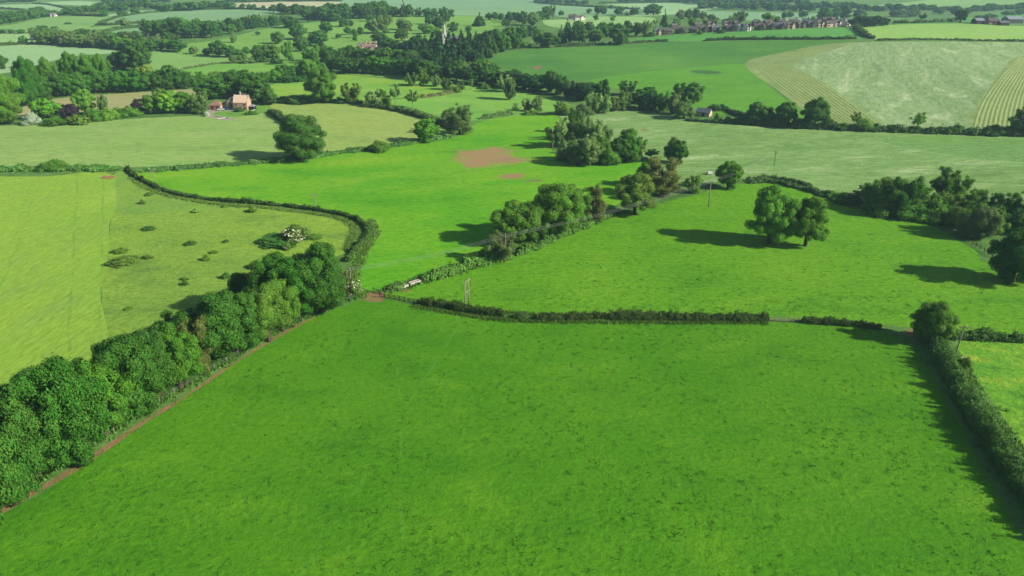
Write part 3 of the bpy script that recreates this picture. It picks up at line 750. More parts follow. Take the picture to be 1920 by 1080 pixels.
grove('trees along the valley bottom', 'along the winding valley stream', [
    (772, 161, 28, 24, 'ash', 'grey'), (794, 160, 32, 26, 'ash', 'olive'), (818, 162, 22, 24, 'willow', 'pale'), (838, 168, 24, 24, 'willow', 'olive'), (852, 172, 12, 26, 'bush', 'olive'), (865, 168, 16, 14, 'ash', 'grey'), (882, 168, 28, 22, 'sparse', 'grey'),
    (910, 166, 10, 18, 'bush', 'olive'), (946, 172, 36, 26, 'ash', 'pale'), (956, 187, 44, 28, 'willow', 'grey'), (968, 213, 24, 22, 'sparse', 'pale'), (990, 208, 26, 22, 'ash', 'grey'), (1008, 209, 28, 28, 'ash', 'grey'), (996, 214, 8, 26, 'bush', 'olive'),
    (1048, 216, 34, 30, 'sparse', 'grey'), (1058, 214, 26, 30, 'bush', 'olive'), (1034, 172, 40, 30, D, DK), (1052, 178, 38, 28, D, DK), (1066, 184, 36, 32, 'ash', 'deep'), (1092, 188, 34, 40, D, 'deep'), (1110, 180, 26, 40, D, DK), (1130, 184, 36, 36, 'ash', DK),
    (1112, 212, 42, 40, 'willow', 'pale'), (1096, 216, 26, 30, 'bush', 'grey'), (1134, 212, 38, 36, 'willow', 'pale'), (1152, 208, 30, 30, 'willow', 'grey'), (1170, 206, 38, 34, 'ash', 'grey'), (1176, 178, 30, 32, 'ash', DK), (1198, 202, 36, 36, D, DK), (1218, 206, 36, 34, 'bush', 'deep'),
    (1240, 208, 38, 36, 'willow', 'dark'), (1262, 214, 42, 36, 'willow', 'grey'), (1282, 222, 30, 38, D, 'grey'), (1276, 192, 36, 40, 'ash', DK), (1300, 192, 36, 34, 'oak', 'green'), (1216, 188, 26, 30, D, DK)])
grove('trees on the hedge under the mown hill', 'in the hedge under the mown hill', [
    (1340, 206, 12, 26, 'bush', DK), (1356, 206, 11, 18, 'bush', 'deep'), (1346, 226, 16, 14, 'bush', 'green'), (1366, 228, 10, 18, 'bush', 'olive'), (1398, 230, 22, 40, 'bush', DK), (1420, 232, 40, 42, 'oak', DK), (1440, 234, 30, 26, 'bush', DK), (1472, 236, 46, 36, D, 'dark'),
    (1500, 238, 18, 34, 'bush', DK), (1526, 240, 54, 48, 'oak', 'dark'), (1548, 240, 24, 24, 'willow', 'olive'), (1604, 238, 38, 26, 'sparse', 'olive'), (1576, 242, 12, 34, 'bush', 'dark'), (1618, 244, 22, 34, 'bush', 'olive'), (1640, 243, 12, 24, 'bush', DK), (1672, 246, 14, 28, 'bush', DK),
    (1718, 246, 44, 36, 'sparse', 'bright'), (1712, 247, 14, 24, 'bush', DK), (1770, 247, 11, 30, 'bush', DK), (1792, 249, 18, 30, 'bush', DK), (1824, 251, 13, 30, 'bush', DK), (1862, 252, 22, 38, 'bush', DK), (1888, 253, 18, 24, 'bush', DK), (1906, 254, 58, 40, 'ash', DK), (1936, 254, 40, 40, 'oak', DK), (1744, 248, 9, 34, 'bush', DK)])
grove('garden trees left of the farmhouse', 'in the garden row left of the brick farmhouse', [
    (4, 232, 100, 84, D, 'green'), (22, 232, 62, 50, 'oak', 'olive'), (-20, 232, 110, 60, D, DK), (60, 233, 26, 30, 'bush', 'silver'), (88, 222, 38, 46, D, 'bright'), (104, 234, 15, 42, 'bush', 'green'), (133, 224, 30, 30, D, 'copper'), (146, 232, 18, 42, 'bush', 'olive'),
    (162, 216, 48, 36, D, 'bright'), (182, 225, 26, 36, 'bush', 'green'), (197, 215, 42, 22, 'willow', 'grey'), (206, 224, 26, 34, 'bush', 'bright'), (226, 218, 18, 26, 'bush', 'green'), (243, 218, 22, 36, 'bush', 'green'), (264, 214, 28, 26, D, 'copper'),
    (285, 213, 36, 32, D, 'green'), (305, 211, 44, 34, 'oak', 'olive'), (320, 212, 42, 42, D, 'bright'), (346, 211, 40, 32, D, 'green'), (380, 213, 42, 36, 'ash', 'grey'), (366, 213, 30, 24, D, 'grey')])
grove('big trees behind the farmhouse', 'in the dark clump behind the brick farmhouse', [
    (392, 186, 34, 46, D, DK), (418, 184, 42, 48, D, BT), (446, 182, 48, 54, D, DK), (474, 184, 48, 48, D, BT), (494, 192, 40, 36, D, DK), (508, 196, 22, 26, D, DK)])
grove('belt behind the stubble field', 'in the tree belt behind the stubble field', [
    (62, 198, 88, 44, 'dense', BT), (78, 190, 50, 42, D, DK), (98, 176, 66, 34, 'dense', 'green'), (112, 180, 46, 46, D, DK), (136, 168, 68, 30, 'dense', 'green'), (152, 168, 64, 28, 'dense', 'green'), (172, 168, 64, 30, 'dense', 'green'), (198, 166, 62, 32, 'dense', 'green'),
    (128, 180, 44, 36, D, BT), (152, 178, 44, 40, D, BT), (180, 175, 46, 42, D, BT), (206, 173, 42, 40, D, BT), (232, 173, 42, 40, D, 'belt'), (258, 172, 42, 40, D, 'belt'), (282, 170, 36, 36, D, DK), (306, 169, 38, 36, D, DK), (326, 168, 46, 36, D, 'dark'), (346, 166, 32, 30, D, DK), (366, 163, 32, 32, 'ash', 'green'),
    (276, 150, 30, 28, 'oak', 'yellow'), (235, 132, 38, 44, D, 'deep'), (262, 134, 52, 46, D, 'dark'), (222, 128, 30, 30, D, DK), (0, 130, 30, 26, D, DK), (36, 127, 14, 16, 'oak', DK), (54, 128, 16, 18, 'oak', DK)])
grove('trees on the lane beyond the farmhouse', 'on the lane beyond the brick farmhouse', [
    (386, 155, 20, 34, 'bush', 'green'), (404, 152, 20, 28, 'bush', 'olive'), (424, 152, 20, 28, 'ash', 'green'), (442, 150, 20, 26, D, 'green'), (458, 150, 20, 24, D, 'dark'), (474, 150, 18, 24, 'ash', 'olive'), (496, 154, 22, 28, 'bush', 'green'), (514, 153, 24, 26, 'bush', 'green'), (530, 148, 28, 28, D, 'green'),
    (546, 148, 24, 26, D, DK), (562, 146, 30, 28, 'ash', 'green'), (580, 146, 36, 38, 'oak', 'green'), (598, 142, 28, 26, D, DK), (540, 153, 12, 44, 'bush', DK), (568, 151, 10, 34, 'bush', DK)])

# parkland and woods of the middle distance
grove('trees standing about the parkland', 'standing in the open parkland', [
    (412, 68, 14, 14, 'ash', 'green'), (435, 64, 18, 18, 'oak', 'green'), (451, 60, 16, 14, 'oak', DK), (439, 80, 15, 13, D, 'grey'), (484, 66, 7, 9, 'oak', DK), (363, 101, 14, 16, 'oak', 'grey'), (390, 103, 13, 18, D, 'deep'), (411, 106, 29, 30, 'oak', DK),
    (430, 107, 22, 26, D, DK), (446, 106, 15, 20, D, DK), (438, 117, 14, 13, D, 'grey'), (452, 113, 16, 24, 'willow', 'olive'), (463, 103, 15, 14, 'oak', 'green'), (468, 118, 12, 26, 'bush', 'grey'), (488, 117, 32, 28, D, DK), (511, 116, 34, 34, 'oak', 'olive'),
    (518, 120, 14, 22, 'bush', DK), (542, 113, 38, 28, 'ash', 'green'), (522, 82, 22, 24, 'oak', 'green'), (545, 52, 22, 26, D, DK), (560, 74, 30, 30, D, DK), (566, 96, 30, 28, D, 'dark'), (580, 86, 16, 18, D, DK), (600, 86, 30, 32, D, DK), (612, 62, 22, 24, D, DK), (590, 119, 36, 28, 'ash', 'green'), (578, 114, 22, 22, 'oak', 'green'),
    (645, 50, 14, 20, 'oak', DK), (658, 49, 13, 12, 'ash', DK), (653, 65, 14, 15, 'oak', DK), (666, 71, 20, 13, 'willow', 'green'), (676, 65, 14, 12, D, DK), (634, 72, 9, 10, 'oak', DK), (666, 77, 9, 9, D, DK), (693, 40, 13, 15, 'oak', DK), (700, 63, 26, 26, 'oak', 'grey'), (720, 62, 34, 28, 'ash', 'grey'),
    (728, 48, 20, 20, 'oak', 'olive'), (712, 82, 22, 30, D, DK), (756, 56, 22, 24, D, 'grey'), (764, 62, 24, 20, 'oak', 'grey'), (753, 76, 22, 26, D, DK), (790, 58, 12, 11, 'oak', 'green'), (802, 63, 16, 26, D, 'green'), (820, 66, 11, 14, D, 'bright'), (850, 60, 18, 20, 'oak', DK), (806, 46, 18, 18, D, DK), (824, 54, 24, 22, D, 'dark'), (835, 44, 24, 16, D, DK), (878, 60, 11, 11, 'oak', 'green'), (900, 49, 25, 24, 'conifer', DK)])
random.seed(21)
def wood(group, phrase, *rows_):
    it = []
    for r in rows_: it += row(*r)
    grove(group, phrase, it)
wood('dark belt on the left of the parkland', 'in the dark belt above the parkland',
     (276, 68, 402, 72, 8, 30, 24, [D, 'oak'], [DK, 'dark', 'deep']), (398, 60, 522, 47, 13, 22, 16, [D, 'conifer', D], [DK, 'deep', DK]), (282, 60, 400, 62, 7, 26, 24, [D], [DK, 'green']))
wood('belt of trees beyond the parkland', 'in the belt along the top of the parkland',
     (520, 26, 625, 28, 10, 18, 16, [D, 'oak'], [DK, 'deep']), (572, 37, 632, 40, 5, 20, 18, [D], [DK]), (600, 38, 690, 34, 7, 27, 22, [D, 'oak'], [DK]), (688, 34, 722, 32, 3, 28, 20, [D], [DK]), (722, 31, 772, 31, 4, 20, 16, [D], [DK, 'deep']), (782, 30, 850, 32, 5, 18, 14, [D, 'ash'], [DK]))
plant(757, 32, 33, 14, 'conifer', DK, 'tall pointed conifer rising out of the belt above the parkland')
wood('long wood in front of the far fields', 'in the long wood left of the parkland',
     (66, 74, 150, 76, 5, 22, 24, ['oak', 'willow'], ['grey', 'grey', 'olive']), (150, 78, 340, 86, 11, 22, 20, ['oak', D, 'ash'], ['green', 'grey', DK]), (76, 82, 220, 92, 9, 26, 24, ['oak', 'ash', 'willow'], ['grey', 'grey', 'olive']), (214, 93, 340, 96, 8, 24, 20, [D, 'oak'], ['green', 'green', DK]))
mass('distant_wood', 'dark mass of conifers below the church spire', rows(
     (768, 92, 935, 84, 13, 30, 14, ['conifer', 'conifer', D], [DK, 'deep']), (760, 104, 940, 96, 13, 32, 15, ['conifer', 'conifer', D], [DK, 'deep']), (770, 118, 920, 110, 11, 32, 16, ['conifer', D], [DK, 'deep', 'dark']), (780, 130, 900, 126, 9, 30, 18, [D, 'conifer'], ['deep', DK])), 'deep')
wood('broadleaves round the old mansion', 'in the broadleaf wood by the old mansion',
     (612, 134, 770, 142, 8, 32, 28, [D, 'oak', 'ash'], [DK, 'dark', 'green']), (610, 118, 660, 112, 3, 30, 28, [D, 'ash'], [DK]), (655, 110, 780, 120, 6, 24, 26, [D, 'oak'], [DK, 'green']), (705, 96, 790, 100, 5, 24, 22, [D], ['deep', DK]), (740, 132, 790, 142, 3, 36, 28, [D], ['deep']))
wood('dark edge of the wood', 'on the dark wood edge above the valley stream',
     (760, 146, 880, 154, 7, 36, 26, [D], ['deep', DK]), (860, 142, 930, 148, 4, 34, 26, [D, 'oak'], [DK, 'olive']), (880, 156, 1010, 172, 7, 32, 28, [D], ['deep', DK, 'deep']), (940, 152, 1040, 160, 5, 22, 24, ['ash', D], [DK]))
grove('hedgerow trees on the brow', 'on the brow above the hillside pasture', [
    (908, 106, 36, 22, 'conifer', DK), (922, 100, 38, 24, 'conifer', DK), (945, 97, 34, 26, D, 'green'), (966, 92, 30, 26, D, DK), (985, 90, 14, 20, 'bush', 'green'), (1010, 84, 32, 26, 'ash', 'green'), (1028, 89, 28, 36, D, DK), (1052, 82, 34, 20, 'conifer', DK),
    (1070, 80, 30, 22, D, 'deep'), (1086, 83, 36, 28, D, DK), (1116, 82, 28, 26, 'oak', 'green'), (1138, 68, 20, 20, D, 'green'), (1160, 84, 38, 36, 'oak', DK), (1128, 66, 24, 22, D, DK), (1146, 64, 22, 22, D, 'green'), (1176, 67, 28, 18, D, DK), (1194, 67, 26, 16, D, DK), (1208, 68, 30, 16, 'ash', 'grey'),
    (930, 78, 24, 26, D, DK), (955, 76, 26, 26, D, 'green'), (978, 74, 24, 24, 'oak', DK), (998, 68, 20, 24, D, DK), (1064, 62, 26, 16, 'conifer', DK), (1084, 58, 20, 22, D, 'green'), (1104, 60, 20, 20, D, DK)])
grove('trees about the white-gabled house', 'near the distant white-gabled house', [
    (916, 37, 13, 12, D, DK), (928, 38, 15, 14, 'oak', DK), (940, 38, 13, 12, D, DK), (955, 42, 20, 18, D, DK), (968, 42, 20, 16, 'oak', DK), (980, 46, 26, 18, D, DK), (1000, 48, 26, 24, D, 'grey'), (948, 50, 14, 16, 'oak', DK), (1012, 38, 18, 18, D, DK), (1024, 36, 24, 20, D, DK), (1036, 32, 26, 12, 'ash', 'grey'), (1052, 30, 10, 10, 'oak', DK),
    (1104, 26, 10, 10, 'oak', DK), (1118, 38, 14, 12, 'ash', 'green'), (1122, 26, 16, 16, D, DK), (1132, 27, 12, 12, D, DK), (1148, 40, 13, 11, 'ash', 'green'), (1160, 28, 16, 18, D, DK), (1176, 29, 9, 10, 'ash', 'grey'), (1188, 29, 13, 16, 'oak', DK), (1214, 28, 16, 16, 'oak', DK), (1146, 18, 9, 9, 'oak', DK), (1136, 18, 7, 8, 'oak', DK)])
grove('trees about the village', 'among the village roofs', [
    (1225, 28, 20, 30, 'oak', DK), (1245, 50, 31, 15, 'conifer', DK), (1212, 58, 22, 18, 'ash', 'green'), (1228, 50, 18, 14, 'sparse', 'pale'), (1268, 50, 14, 16, 'oak', 'green'), (1298, 50, 16, 16, D, 'green'), (1322, 46, 16, 12, 'ash', 'pale'), (1340, 46, 16, 14, 'ash', 'grey'), (1372, 44, 18, 20, 'ash', 'grey'), (1388, 42, 24, 30, 'willow', 'grey'), (1440, 44, 19, 22, 'oak', 'green'), (1456, 43, 12, 14, D, DK), (1360, 44, 10, 14, 'bush', 'green'), (1418, 44, 9, 14, 'bush', 'green'),
    (1470, 35, 12, 12, D, DK), (1481, 34, 12, 12, 'oak', DK), (1505, 33, 12, 16, 'oak', DK), (1275, 36, 18, 16, D, 'grey'), (1290, 36, 18, 18, D, DK), (1304, 36, 20, 16, D, DK), (1318, 38, 16, 14, 'oak', 'grey'), (1334, 40, 14, 14, D, 'grey'), (1312, 64, 8, 10, 'bush', 'green'), (1352, 62, 7, 12, 'bush', DK), (1220, 68, 10, 16, 'bush', DK), (1524, 40, 10, 9, 'oak', 'yellow'),
    (1545, 40, 26, 28, D, DK), (1564, 38, 24, 22, 'oak', DK), (1582, 38, 28, 24, D, DK), (1610, 38, 22, 22, D, 'grey'), (1606, 50, 18, 24, D, 'deep'), (1622, 50, 20, 26, D, 'deep'), (1640, 49, 20, 26, D, 'deep'), (1656, 48, 16, 20, D, 'deep')])
grove('trees about the farm on the skyline right', 'near the barns at the top right', [
    (1690, 32, 15, 20, 'oak', 'grey'), (1706, 32, 14, 18, 'oak', DK), (1676, 32, 14, 16, D, DK), (1716, 31, 14, 16, D, 'grey'), (1728, 41, 21, 18, 'sparse', 'dark'), (1760, 26, 10, 20, D, DK), (1800, 42, 25, 22, 'oak', DK), (1790, 28, 14, 16, D, DK), (1836, 38, 9, 18, D, DK), (1854, 38, 13, 24, D, DK), (1890, 30, 10, 24, 'oak', 'green'), (1912, 28, 12, 20, D, 'green')])
mass('distant_wood', 'wooded bank at the far left under pale fields', rows(
     (-10, 46, 90, 31, 9, 17, 15, [D], [DK, 'dark']), (0, 38, 84, 26, 6, 14, 14, [D], [DK]), (88, 31, 142, 28, 5, 11, 13, [D, 'oak'], [DK])), 'dark')
mass('distant_wood', 'hazy tree line along the top left fields', rows(
     (130, 23, 240, 20, 9, 12, 15, ['oak', D], ['grey', DK]), (186, 14, 310, 18, 9, 13, 16, [D], [DK]), (300, 21, 440, 17, 10, 16, 17, [D], [DK, DK, 'grey'])), 'dark')
grove('field trees far on the left', 'in the far fields on the left', [
    (197, 31, 13, 13, 'oak', DK), (229, 31, 10, 18, 'oak', DK), (254, 27, 14, 15, 'oak', DK), (296, 22, 6, 10, 'bush', DK), (236, 51, 16, 20, 'oak', 'grey'), (221, 46, 8, 8, 'oak', DK), (270, 44, 9, 9, 'oak', DK), (455, 17, 10, 10, 'oak', DK), (468, 17, 9, 10, 'oak', DK), (477, 17, 9, 9, D, DK), (494, 17, 7, 8, 'oak', DK), (513, 24, 15, 16, 'oak', DK), (532, 42, 14, 14, 'oak', 'grey'), (45, 83, 15, 14, 'oak', 'green'), (32, 84, 5, 6, 'bush', DK), (128, 45, 4, 12, 'bush', DK), (154, 65, 12, 26, D, DK), (80, 60, 12, 22, D, DK), (104, 58, 9, 14, D, DK), (62, 62, 11, 14, 'oak', 'grey'), (40, 63, 8, 14, 'oak', DK), (22, 63, 7, 10, 'oak', DK), (5, 63, 7, 12, 'oak', DK)])
mass('distant_wood', 'hazy blue wood at the top right of centre', rows(
     (1310, 15, 1525, 21, 15, 15, 16, [D], [DK, 'grey']), (1280, 6, 1520, 9, 14, 12, 17, [D], [DK, 'grey']), (1000, 4, 1100, 10, 9, 9, 12, [D], [DK]), (1160, 3, 1290, 4, 9, 8, 15, [D], [DK])), 'dark')
mass('distant_wood', 'dark tree lines on the top right slopes', rows(
     (1608, 20, 1745, 20, 10, 13, 16, [D], ['deep', DK]), (1742, 21, 1795, 21, 4, 11, 15, [D], [DK]), (1806, 23, 1925, 15, 8, 12, 17, [D], [DK, 'grey']), (1520, 14, 1610, 16, 6, 12, 16, [D], [DK, 'grey'])), 'dark')
mass('distant_wood', 'thin blue wood along the top left edge', rows(
     (420, 3, 640, 1, 12, 7, 20, [D], [DK]), (190, 4, 320, 5, 8, 9, 17, [D], [DK]), (-10, 4, 70, 4, 5, 7, 16, [D], [DK])), 'dark')

# ------------------------------------------------------------------ hedges
def hedge(pts, width, height, colour, label, leaf=.3, dens=1.5, group=None, stems=True, uneven=.34, cat='hedge', name='hedgerow', side=0.0, cap=40000):
    P, L = resample(path3(pts, 5), max(.8, leaf * 2.5))
    rng = np.random.default_rng(hash_of(label))
    n = int(min(cap, L * (width + 2 * height) * dens / (leaf * leaf * .5)))
    base = P[0].copy()
    m = len(P); tang = np.gradient(P, axis=0); tang[:, 2] = 0; tang /= np.linalg.norm(tang, axis=1)[:, None] + 1e-9
    sidev = np.column_stack([tang[:, 1], -tang[:, 0], np.zeros(m)])
    s = np.arange(m) * L / max(1, m - 1)
    def wob(k, a):
        ph = rng.uniform(0, 6.28, 5); fr = rng.uniform(.12, 1.1, 5)
        return 1 + a * (sum(np.sin(s * fr[i] + ph[i]) for i in range(5)) / 3.2 + rng.normal(0, .28, m))
    hw = height * wob(0, uneven); ww = width * wob(1, uneven)
    scal = .74 + .36 * np.abs(np.sin(s * rng.uniform(.7, 1.0) / max(.5, leaf * 4) + 1.5 * np.sin(s * .37))); hw *= scal; ww *= .85 + .25 * scal
    endt = np.minimum(1, np.minimum(s, L - s) / max(.6, width * .8) * .75 + .25); hw *= endt; ww *= endt
    t = rng.uniform(0, m - 1.001, n); i0 = t.astype(int); fr = (t - i0)[:, None]
    c = P[i0] * (1 - fr) + P[i0 + 1] * fr
    ang = rng.uniform(-.12, math.pi + .12, n)
    e = .62                                                              # squared-off hedge section
    cx = np.sign(np.cos(ang)) * np.abs(np.cos(ang)) ** e; cz = np.sign(np.sin(ang)) * np.abs(np.sin(ang)) ** e
    k = rng.uniform(.72, 1.1, n); k = np.where(rng.uniform(0, 1, n) < .1, k * rng.uniform(1.05, 1.45, n), k)
    pos = c + sidev[i0] * (cx * ww[i0] * .5 * k)[:, None] + np.column_stack([np.zeros((n, 2)), np.maximum(.02, cz * hw[i0] * k)])
    nr = sidev[i0] * np.cos(ang)[:, None] + np.column_stack([np.zeros((n, 2)), np.sin(ang) + .15])
    v, f = leaf_cloud(pos - base, nr, leaf, 1.25, .05, rng, .6)
    # inner mass
    kk = 7; cv = []; 
    for i in range(m):
        for q in range(kk):
            a = math.pi * q / (kk - 1)
            cv.append(P[i] - base + sidev[i] * (np.sign(math.cos(a)) * abs(math.cos(a)) ** e * ww[i] * .36) + np.array([0, 0, (abs(math.sin(a)) ** e) * hw[i] * .8 - (.1 if q in (0, kk - 1) else 0)]))
    cf = [(i * kk + q, i * kk + q + 1, (i + 1) * kk + q + 1, (i + 1) * kk + q) for i in range(m - 1) for q in range(kk - 1)]
    allv = np.concatenate([v, np.array(cv)]); allf = np.concatenate([f, np.array(cf, np.int32) + len(v)])
    me = mesh_from('foliage', allv, allf, (LEAF,))
    rgb = COLS[colour][0] if isinstance(colour, str) else colour
    col4 = tuple(x * KL for x in lin(rgb)) + (1,)
    root = link(name, None); root.location = base
    fo = link('foliage', me, root); fo.color = col4
    if stems:
        tb = MB()
        for i in range(0, m, max(1, int(2.2 / max(.8, leaf * 2.5)))):
            q = P[i] - base; jx = rng.uniform(-.3, .3) * width
            tb.tube([q + sidev[i] * jx + (0, 0, -.1), q + sidev[i] * jx * 1.4 + (0, 0, hw[i] * .75)], [.07, .03], 4, False)
        tb.build('stems', DARK_WOOD, root)
    tag(root, label, cat, group)
    return root

HEDGEC = (70, 96, 42)
hedge([(784, 570), (830, 576), (900, 588), (946, 594)], 1.9, 1.75, HEDGEC, 'dark clipped hedge running from the rail fence past the twin-legged pole', .18)
hedge([(958, 596), (990, 597)], 1.8, 1.6, (84, 112, 54), 'short clump of hedge just right of the gap in the mid hedge', .18)
hedge([(994, 598), (1090, 598), (1200, 599), (1330, 600), (1440, 601)], 1.9, 1.8, HEDGEC, 'longest stretch of dark hedge between the near and mid pasture', .18)
hedge([(1498, 604), (1560, 608), (1620, 613), (1652, 616)], 1.4, 1.4, HEDGEC, 'dark hedge stretch between the wooden hurdles and the corner bush', .18)
hedge([(1742, 628), (1752, 650), (1776, 700), (1812, 764), (1850, 826), (1892, 890), (1936, 950), (2000, 1040)], 2.8, 3.2, (80, 120, 50), 'tall unclipped hedge down the right edge casting a broad shadow', .2, 1.5, uneven=.3, cap=90000)
hedge([(1756, 634), (1800, 634), (1860, 636), (1930, 642)], 2.4, 1.9, (80, 120, 52), 'low hedge behind the corner meadow at the right edge', .26)
hedge([(238, 318), (256, 334), (292, 352), (296, 356)], 1.4, 1.4, HEDGEC, 'short bend of hedge by the left wooden pole', .34)
hedge([(302, 358), (350, 370), (420, 378), (500, 384), (570, 392), (630, 402), (662, 411), (684, 424), (690, 440), (676, 460), (660, 478), (652, 492)], 1.2, 1.3, (76, 110, 48), 'long curving hedge round the rough field', .32)
hedge([(724, 548), (740, 542), (760, 536)], 2.4, 1.6, (98, 138, 62), 'low bramble hedge left of the white troughs', .3)
hedge([(788, 528), (830, 516), (880, 500), (920, 492), (960, 484)], 3.2, 2.2, (100, 146, 60), 'pale grassy hedge right of the white troughs', .32)
hedge([(968, 480), (1020, 458), (1070, 436), (1120, 416), (1150, 404)], 2.6, 2.0, (92, 136, 58), 'overgrown hedge under the tree row crossing the middle', .34)
hedge([(505, 210), (524, 222), (545, 236), (556, 248)], 3.4, 2.8, (84, 112, 58), 'dark hedge running down from the farmhouse to the lone round tree', .5)
hedge([(676, 200), (720, 204), (760, 212), (800, 224), (840, 240), (856, 246)], 2.8, 2.3, (84, 112, 54), 'dark hedge slanting between hay meadow and valley meadow', .5)
hedge([(-60, 319), (0, 319), (60, 318), (120, 318), (200, 318), (236, 319)], 6.0, 1.3, (96, 144, 62), 'broad weedy hedge below the hay meadow at the left', .5, 1.2)
hedge([(248, 322), (300, 320), (400, 312), (500, 304), (556, 298)], 4.0, 1.3, (92, 136, 66), 'grassy bank hedge left of the lone round tree', .45, 1.3, stems=False)
hedge([(580, 297), (620, 290), (690, 280)], 4.0, 1.3, (88, 136, 64), 'grassy bank hedge right of the lone round tree', .45, 1.3, stems=False)
hedge([(724, 276), (780, 268), (830, 260), (850, 256)], 4.0, 1.4, (92, 138, 66), 'grassy bank hedge under the rounded green tree', .45, 1.3, stems=False)
hedge([(900, 224), (930, 220), (962, 215)], 2.6, 2.2, (104, 140, 70), 'clipped hedge at the far end of the central pasture', .45)
hedge([(510, 190), (550, 190), (600, 192), (680, 194)], 3.0, 2.2, (84, 124, 62), 'hedge below the buttercup field', .5)
hedge([(786, 184), (820, 180), (850, 174)], 3.0, 2.0, (124, 136, 80), 'scrubby brown hedge between buttercup field and valley meadow', .5)
hedge([(1400, 344), (1440, 342), (1480, 349), (1510, 356), (1536, 364)], 2.6, 1.5, (88, 126, 64), 'low hedge beside the ditch curving to the plank bridge', .36)
hedge([(1396, 339), (1440, 336), (1490, 342), (1520, 352)], 1.8, 1.3, (84, 118, 62), 'weedy far side of the curving ditch', .36)
hedge([(1364, 230), (1400, 233), (1460, 238), (1540, 242), (1620, 246)], 3.6, 3.0, (76, 104, 50), 'thick hedge under the lower end of the mown hill', .6)
hedge([(1620, 246), (1700, 248), (1800, 252), (1900, 255), (1960, 257)], 3.0, 2.4, (76, 104, 50), 'hedge under the right part of the mown hill', .6)
hedge([(1362, 208), (1376, 214), (1392, 220)], 2.4, 2.2, (62, 84, 52), 'short dark hedge right of the small shed', .6)
hedge([(1284, 226), (1320, 229), (1356, 231)], 2.0, 1.6, (84, 120, 62), 'low hedge in front of the small shed', .6)
for a in (([(-40, 85), (0, 84), (100, 83), (180, 88), (235, 93)], 3.0, 'far hedge under the pale crop at the left'), ([(135, 29), (165, 30), (196, 31)], 4.0, 'far hedge left of the blunt field oak'),
          ([(186, 45), (200, 40), (222, 33), (250, 28), (300, 22)], 3.2, 'far hedge slanting up across the left fields'), ([(178, 47), (210, 47), (260, 44), (300, 43)], 3.4, 'far hedge by the small field trees'),
          ([(168, 63), (200, 59), (235, 53), (290, 50)], 3.4, 'far hedge under the grey field oak'), ([(0, 16), (40, 19), (60, 21), (110, 24)], 3.5, 'far hedge round the pale top-left field'), ([(60, 7), (90, 9), (142, 20)], 3.5, 'far hedge on the top-left slope'),
          ([(300, 21), (380, 18), (440, 17), (512, 20)], 4.0, 'far hedge over the long teal field'), ([(1180, 82), (1220, 79), (1252, 78)], 2.6, 'short dark hedge on the brow'),
          ([(1318, 77), (1360, 75), (1440, 74), (1520, 74), (1606, 73)], 3.0, 'dark hedge between young crop and hillside pasture'), ([(1603, 52), (1612, 60), (1622, 68), (1638, 73)], 4.6, 'stubby hedge between the young crop and the yellow crop'),
          ([(1640, 76), (1740, 75), (1840, 77), (1940, 78)], 2.0, 'thin hedge along the top of the mown hill'), ([(1672, 44), (1720, 43), (1800, 41)], 4.0, 'hedge behind the yellow crop'),
          ([(1000, 5), (1060, 10), (1140, 15), (1200, 18)], 5.0, 'far hedge over the teal fields'), ([(1040, 88), (1080, 87), (1150, 84), (1180, 82)], 3.0, 'shaded hedge under the trees on the brow'),
          ([(1120, 7), (1200, 6), (1250, 5)], 5.0, 'far hedge at the top centre'), ([(600, 40), (520, 48)], 2.0, 'far park boundary hedge'), ([(340, 131), (400, 121), (430, 119), (470, 119)], 1.6, 'low hedge between the two fields below the parkland')):
    hedge(a[0], a[1] * .9, a[1] * .75, (78, 106, 52), a[2], .95, 1.0, 'far hedges', stems=False, cap=5000)

# ------------------------------------------------------------------ swathes of cut hay on the hill
def lerp_line(A, B, t): return [(a[0] * (1 - t) + b[0] * t, a[1] * (1 - t) + b[1] * t) for a, b in zip(A, B)]
HAY_FIELD = [o for o in GROUND.values() if o.name.startswith('mown_hay_field')][0]
def windrow(pts):
    P, L = resample(path3(pts, 6), 3.0); n = len(P); v = []; f = []
    tg = np.gradient(P, axis=0); tg /= np.linalg.norm(tg, axis=1)[:, None]; sd_ = np.column_stack([tg[:, 1], -tg[:, 0], np.zeros(n)])
    for i in range(n):
        w = .8 * random.uniform(.7, 1.25); h = .22 * random.uniform(.7, 1.2)
        for k, z in ((-1, -.05), (-.45, .8), (.4, .85), (1, -.05)):
            q = P[i] + sd_[i] * w * k; v.append((q[0], q[1], hz(q[0], q[1]) + z * h))
    for i in range(n - 1):
        for k in range(3): f.append((i * 4 + k, i * 4 + k + 1, i * 4 + k + 5, i * 4 + k + 4))
    return link('windrow', mesh_from('windrow', v, f, (M_ROW,), smooth=True), HAY_FIELD)
A1, B1 = [(1404, 122), (1444, 150), (1490, 184), (1540, 218), (1566, 233)], [(1486, 124), (1524, 144), (1574, 178), (1622, 212), (1650, 236)]
for i in range(11): windrow(lerp_line(A1, B1, (i + .5) / 11))
A2, B2 = [(1822, 238), (1834, 202), (1852, 172), (1880, 138), (1908, 108)], [(1930, 242), (1932, 205), (1938, 170), (1952, 135), (1966, 106)]
for i in range(12): windrow(lerp_line(A2, B2, (i + .5) / 12))

